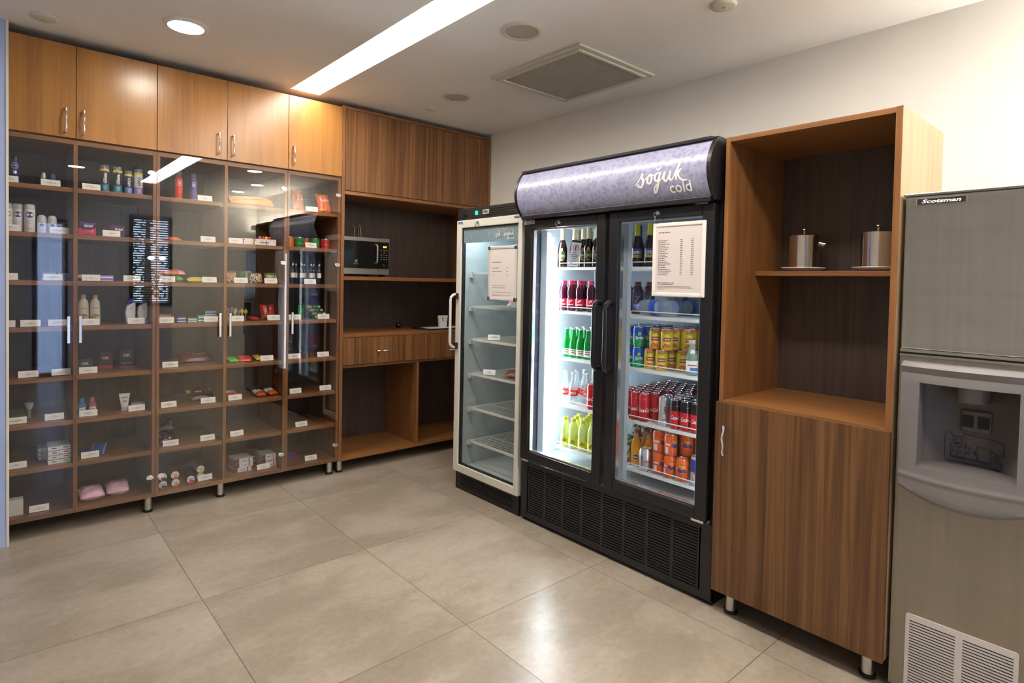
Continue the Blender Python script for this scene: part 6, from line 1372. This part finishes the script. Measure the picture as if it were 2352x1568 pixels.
for i, (x, y) in enumerate(((2.560, -1.575), (2.560, -1.638), (2.630, -1.600), (2.630, -1.662), (2.600, -1.715), (2.665, -1.74), (2.70, -1.60), (2.70, -1.67))):
    put('soda', soda, x, y, S4, 'clear glass bottle with a red paper band, %s' % ('front row left', 'front row right', 'second row left', 'second row middle', 'just left of the single red can', 'behind the single red can', 'third row left', 'third row right')[i], 'bottle', 'clear bottles with red bands', FACE+random.uniform(-.3, .3))
def lemonb():
    def d(m): patch(m, .0262, .018, .055, .160, P('lemon_label', 226, 222, 30), .0008, n=28); patch(m, .0262, .030, .046, .028, P('lemon_label_green', 120, 170, 60), .0014, n=8); oval(m, .0262, .048, .006, .004, P('bull_red', 200, 40, 50), .0016)
    return make_bottle('lemonade_bottle', [('bottle_body', [(0, 0), (.022, 0), (.026, .005), (.0262, .060), (.0245, .068), (.0262, .078), (.0268, .100), (.024, .125), (.016, .146), (.0115, .152)], liquid('lemonade', 222, 236, 150, .40, .15, .3)), ('screw_cap', [(.0135, .1525), (.0138, .154), (.0135, .170), (0, .171)], P('cap_yellow', 216, 214, 40, 0.35))], d)
pos5 = [(2.536, -1.668), (2.536, -1.605), (2.540, -1.735), (2.545, -1.800), (2.592, -1.640), (2.596, -1.705), (2.600, -1.770), (2.648, -1.610), (2.652, -1.675), (2.656, -1.740), (2.71, -1.64), (2.71, -1.71)]
for i, (x, y) in enumerate(pos5):
    put('lemonb', lemonb, x, y, S5, 'plastic bottle of cloudy yellow-green drink, %s' % ('second of the front row', 'leftmost, brightest by the light tube', 'third of the front row', 'front row, by the door frame', 'second row left', 'second row middle', 'second row right', 'third row left', 'third row middle', 'third row right', 'back row left', 'back row right')[i], 'bottle', 'yellow-capped lemonade bottles', FACE)
def juice():
    def d(m): patch(m, .0255, .030, .070, .150, P('juice_label', 196, 34, 70), .0008, n=28); [oval(m, .0255, .052+.006*(q % 2)+.004*(q//2), .0032, .0032, TX, .0014, -PI/2-.25+.12*q) for q in range(5)]; patch(m, .0255, .034, .040, .030, TX, .0014)
    return make_bottle('juice_bottle', [('bottle_body', [(0, 0), (.021, 0), (.0250, .005), (.0255, .072), (.0225, .080), (.0250, .092), (.0255, .112), (.023, .132), (.016, .148), (.0145, .152)], liquid('dark_juice', 70, 22, 44, .15, .08)), ('screw_cap', [(.0175, .1525), (.0178, .154), (.0172, .174), (0, .175)], P('cap_pink', 226, 50, 110, 0.35))], d)
for i, (x, y) in enumerate(((2.560, -1.545), (2.560, -1.606), (2.560, -1.674), (2.560, -1.756), (2.625, -1.640), (2.625, -1.70), (2.625, -1.565))):
    put('juice', juice, x, y, S2, 'dark juice bottle with pink cap, %s' % ('leftmost of the front row, by the light', 'second of the front row', 'third of the front row', 'fourth of the front row', 'second row, its cap showing between two others', 'second row right', 'second row left')[i], 'bottle', 'pink-capped dark juice bottles', FACE)
def redcap():
    def d(m): patch(m, .030, .030, .120, .09, P('label_slate', 60, 60, 84), .0008, n=12); m.text_cyl('7', .0318, .08, .034, P('cream_seven', 206, 196, 170), bold=.0, shear=.2)
    return make_bottle('juice_bottle', [('bottle_body', [(0, 0), (.027, 0), (.030, .005), (.030, .125), (.024, .145), (.016, .155)], P('maroon_bottle', 70, 34, 44, .2)), ('screw_cap', [(.018, .1555), (.018, .175), (0, .176)], P('cap_maroon', 110, 26, 46, 0.35))], d)
for i, (x, y) in enumerate(((2.70, -1.905), (2.70, -1.970), (2.70, -2.045))):
    put('redcap', redcap, x, y, S2, 'dark bottle with maroon cap behind the lying water bottle, %s' % ('leftmost', 'middle', 'rightmost')[i], 'bottle', 'maroon-capped dark bottles', FACE)
# beers
BG2 = P('brown_glass', 34, 22, 16, 0.08)
def beer(lab):
    def mk():
        def d(m):
            if lab == 't':
                oval(m, .0285, .070, .019, .030, P('beer_gold', 200, 160, 80), .0008); oval(m, .0285, .070, .016, .026, P('beer_green', 40, 70, 50), .0012); m.text_cyl('TUBORG', .0302, .070, .010, P('beer_cream', 230, 220, 190), width=.034, bold=.03)
                patch(m, .0285, .060, .062, .036, P('beer_gold', 200, 160, 80), .0016); oval(m, .0285, .105, .007, .009, P('beer_gold', 200, 160, 80), .0009)
            elif lab == 'b':
                patch(m, .0285, .048, .095, .052, P('efes_blue', 30, 56, 150), .0008, n=12); m.text_cyl('EFES', .0302, .072, .017, TX, width=.040, bold=.03); patch(m, .0285, .048, .056, .052, P('efes_silver', 170, 170, 180), .0012, n=12)
            else:
                patch(m, .0285, .048, .095, .052, P('efes_gold', 196, 190, 50), .0008, n=12); patch(m, .0285, .062, .095, .046, P('efes_blue', 30, 56, 150), .0012, n=12); m.text_cyl('EFES', .0305, .074, .017, TX, width=.040, bold=.03)
        col = {'t': P('foil_cream', 200, 190, 160), 'b': P('efes_blue', 30, 56, 150), 'g': P('efes_gold', 196, 190, 50)}[lab]
        return make_bottle('beer_bottle', [('bottle_body', [(0, .003), (.022, 0), (.0275, .003), (.0285, .008), (.0285, .108), (.024, .130), (.0150, .160), (.0140, .185), (.0130, .218)], BG2), ('neck_foil', [(.0152, .162), (.0144, .186), (.0136, .219), (.0140, .224), (0, .225)], col)], d)
    return mk
for i, (x, y) in enumerate(((2.565, -1.522), (2.590, -1.596), (2.590, -1.665), (2.565, -1.728), (2.565, -1.790), (2.655, -1.56), (2.655, -1.63), (2.655, -1.70), (2.655, -1.77))):
    put('tub', beer('t'), x, y, S1, 'brown beer bottle with gold and green oval, %s' % ('leftmost of the front row by the light', 'behind the small upright notice, left', 'behind the small upright notice, right', 'front row, right of the notice', 'front row, cut by the door frame', 'second row left', 'second row middle left', 'second row middle right', 'second row right')[i], 'bottle', 'brown beer bottles with gold ovals', FACE)
for i, (x, y, k) in enumerate(((2.565, -1.995, 'b'), (2.565, -2.060, 'g'), (2.565, -2.140, 'g'), (2.565, -2.21, 'g'), (2.565, -2.28, 'g'), (2.635, -2.02, 'b'), (2.635, -2.09, 'g'), (2.635, -2.16, 'g'))):
    put('efes'+k, beer(k), x, y, S1, 'brown beer bottle with %s label, %s' % ('blue' if k == 'b' else 'blue and yellow', ('front row nearest the door post', 'front row, second from the post', 'by the frame of the price list', 'behind the price list, left', 'behind the price list, right', 'second row left', 'second row middle', 'second row right')[i]), 'bottle', 'brown beer bottles with square labels', FACE)
# upright notice among the beers
t = thing('shelf_notice', (2.513, -1.655, S1+EPS), 'small upright clear-framed notice with a red round sign among the beer bottles', 'notice', rz=FACE+PI/2*0+(-.25))
R = Matrix.Rotation(-.14, 3, 'X') @ Matrix.Rotation(.10, 3, 'Y'); m = MB()
def nq(m, x0, x1, y0, y1, z0, z1, mat): m.add([R @ Vector((x, y, z)) for z in (z0, z1) for y in (y0, y1) for x in (x0, x1)], [(0, 2, 3, 1), (4, 5, 7, 6), (0, 1, 5, 4), (2, 6, 7, 3), (0, 4, 6, 2), (1, 3, 7, 5)], mat)
nq(m, -.032, .032, 0, .002, .004, .145, ACRYL); m.box(-.032, .032, -.005, .03, 0, .002, ACRYL); m.build('acrylic_holder', t)
m = MB(); nq(m, -.030, .030, -.001, -.0002, .006, .143, PAPER); m.build('paper', t)
m = MB(); m.tube([R @ Vector((.016*math.cos(a), -.0022, .112+.018*math.sin(a))) for a in [2*PI*i/20 for i in range(20)]], .0016, P('sign_red', 190, 40, 50), 6, True)
nq(m, -.003, .003, -.0026, -.0018, .100, .124, DARK)
for z, l in ((.084, .020), (.072, .044), (.062, .038), (.050, .022), (.036, .03), (.026, .044), (.018, .040)): nq(m, -l/2, l/2, -.0022, -.0012, z-.0015, z+.0015, P('notice_blue', 70, 90, 160))
m.build('printing', t)
# water bottles
WB = liquid('water_bottle', 196, 214, 232, .76, .04, .12); WL = P('water_label', 44, 78, 180, 0.35); WC = P('water_cap', 50, 80, 190, 0.35)
def water(h=.25, r=.0415):
    def mk():
        prof = [(0, .004), (r*.7, 0), (r*.95, .006)]
        z = .012
        while z < h*.72: prof += [(r, z), (r, z+.009), (r*.955, z+.013)]; z += .017
        prof += [(r, h*.74), (r*.85, h*.82), (r*.5, h*.90), (.014, h*.93), (.014, h*.95)]
        def d(m): m.lathe([(r+.0006, h*.38), (r+.001, h*.385), (r+.001, h*.53), (r+.0006, h*.535)], WL, seg=28, caps=False); m.text_cyl('Su', r+.002, h*.455, .02, TX, bold=.02)
        return make_bottle('water_bottle', [('bottle_body', prof, WB), ('screw_cap', [(.0155, h*.945), (.016, h*.95), (.0155, h*.995), (0, h)], WC)], d, seg=28)
    return mk
def lay(o, x, y, z, r, head):
    """lay a bottle down; head = yaw of the direction its cap points to"""
    o.rotation_mode = 'QUATERNION'; d = Vector((math.cos(head), math.sin(head), 0)); o.rotation_quaternion = d.to_track_quat('Z', 'Y'); o.location = (x, y, z+r+.0018)
o = put('water', water(), 0, 0, 0, 'large water bottle with blue label lying on its side, cap to the left', 'bottle', 'large water bottles', 0.0); lay(o, 2.572, -2.292, S2, .0415, PI/2-.05+.0)
for i, (x, y, z) in enumerate(((2.99, -2.375, 0), (2.99, -2.465, 0), (2.99, -2.122, 0), (2.99, -2.212, 0), (2.99, -2.167, .074))):
    o = put('water', None, 0, 0, 0, 'large water bottle lying cap towards the door, %s' % ('below the price list, left one', 'below the price list, right one', 'behind the lying bottle, left', 'behind the lying bottle, right', 'on top of two others')[i], 'bottle', 'large water bottles', 0.0); lay(o, x-.06, y, S2+z, .0415, PI)
put('water2', water(.225, .031), 2.545, -2.515, S2, 'upright water bottle squeezed against the right wall of the fridge', 'bottle', None, FACE)
# slim spray-like can and small bottles on the right
def gb():
    def d(m): patch(m, .0272, .020, .070, .150, PAPER, .0008, n=26); patch(m, .0272, .022, .038, .040, P('milk_blue', 70, 110, 190), .0014, n=8, ang=-PI/2+.4); patch(m, .0272, .046, .052, .045, P('milk_red', 190, 90, 80), .0014, n=8); oval(m, .020, .112, .010, .012, PAPER, .002)
    return make_bottle('tonic_bottle', [('bottle_body', [(0, .003), (.022, 0), (.0265, .004), (.0272, .010), (.0272, .082), (.0235, .100), (.0150, .125), (.0125, .145), (.0125, .150)], liquid('pale_glass', 176, 206, 198, .6, .04, .25)), ('screw_cap', [(.0145, .1505), (.0150, .152), (.0145, .168), (0, .169)], P('cap_pale_red', 220, 180, 180, .35))], d)
for i, (x, y) in enumerate(((2.548, -2.408), (2.575, -2.467), (2.605, -2.525), (2.66, -2.50))):
    put('gb', gb, x, y, S3, 'small clear bottle with wide white label right of the tea cans, %s' % ('nearest', 'second', 'third', 'last')[i], 'bottle', 'small clear bottles with white labels', FACE)
def fbot():
    def d(m): oval(m, .0275, .045, .014, .012, P('fanta_blue', 36, 50, 130), .0010); m.text_cyl('Fanta', .0295, .045, .008, TX, width=.022, bold=.03)
    return make_bottle('orange_soda_bottle', [('bottle_body', [(0, .003), (.021, 0), (.0265, .004), (.0275, .010), (.0262, .060), (.0272, .095), (.0215, .118), (.0135, .142), (.0118, .165)], liquid('orange_drink', 240, 168, 30, .25, .05)), ('neck', [(.0136, .1425), (.0121, .1655), (.0125, .172)], CG2), ('crown_cap', [(.0125, .172), (.0140, .173), (.0130, .178), (0, .179)], P('crown_red', 170, 60, 60, .3))], d)
for i, (x, y) in enumerate(((2.575, -2.078), (2.592, -2.145), (2.648, -2.085), (2.652, -2.145), (2.706, -2.085), (2.710, -2.145))):
    put('fbot', fbot, x, y, S5, 'glass bottle of orange drink, %s' % ('front left', 'front right behind the silver can', 'second row left', 'second row right', 'third row left', 'third row right')[i], 'bottle', 'orange glass bottles', FACE)

# --- things in the cream fridge
packet('candy_bar_pack', 'red and blue chocolate bar pack on the top shelf of the cream fridge', 'packet', 2.60, -0.93, SSZ[0], .10, .07, .030, lambda u, v: P('bar_red', 200, 40, 50, .3) if u > -.2 else P('bar_blue', 70, 70, 160, .3), 'lie', .5, FACE, seed=80)
packet('candy_bar_pack', 'small red pack behind the price list, top shelf of the cream fridge', 'packet', 2.56, -1.28, SSZ[0], .08, .06, .045, lambda u, v: P('bar_red', 200, 40, 50, .3), 'lie', .6, FACE, seed=81)
packet('candy_bar_pack', 'red pack on the second shelf of the cream fridge, below the price list', 'packet', 2.54, -1.135, SSZ[1], .085, .06, .030, lambda u, v: P('bar_red2', 190, 50, 36, .3) if abs(v) < .5 else CWHITE, 'lie', .55, FACE, seed=82)
packet('nut_bag', 'flat clear bag of brown nuts on the fourth shelf of the cream fridge', 'bag', 2.56, -1.16, SSZ[3], .16, .10, .035, nutmat(P('snack_brown', 130, 70, 40), P('snack_dark', 90, 46, 30)), 'lie', .25, FACE, seed=83)
for sh, x, y, w_ in ((1, 2.495, -1.215, 'second shelf of the cream fridge'), (2, 2.495, -0.990, 'third shelf of the cream fridge'), (3, 2.485, -0.960, 'fourth shelf of the cream fridge')):
    copy_thing(PROTO[sh % 4], (x, y, SSZ[sh]+EPS-.001), FACE, 'white price card on the wire rack, %s' % w_, CG)
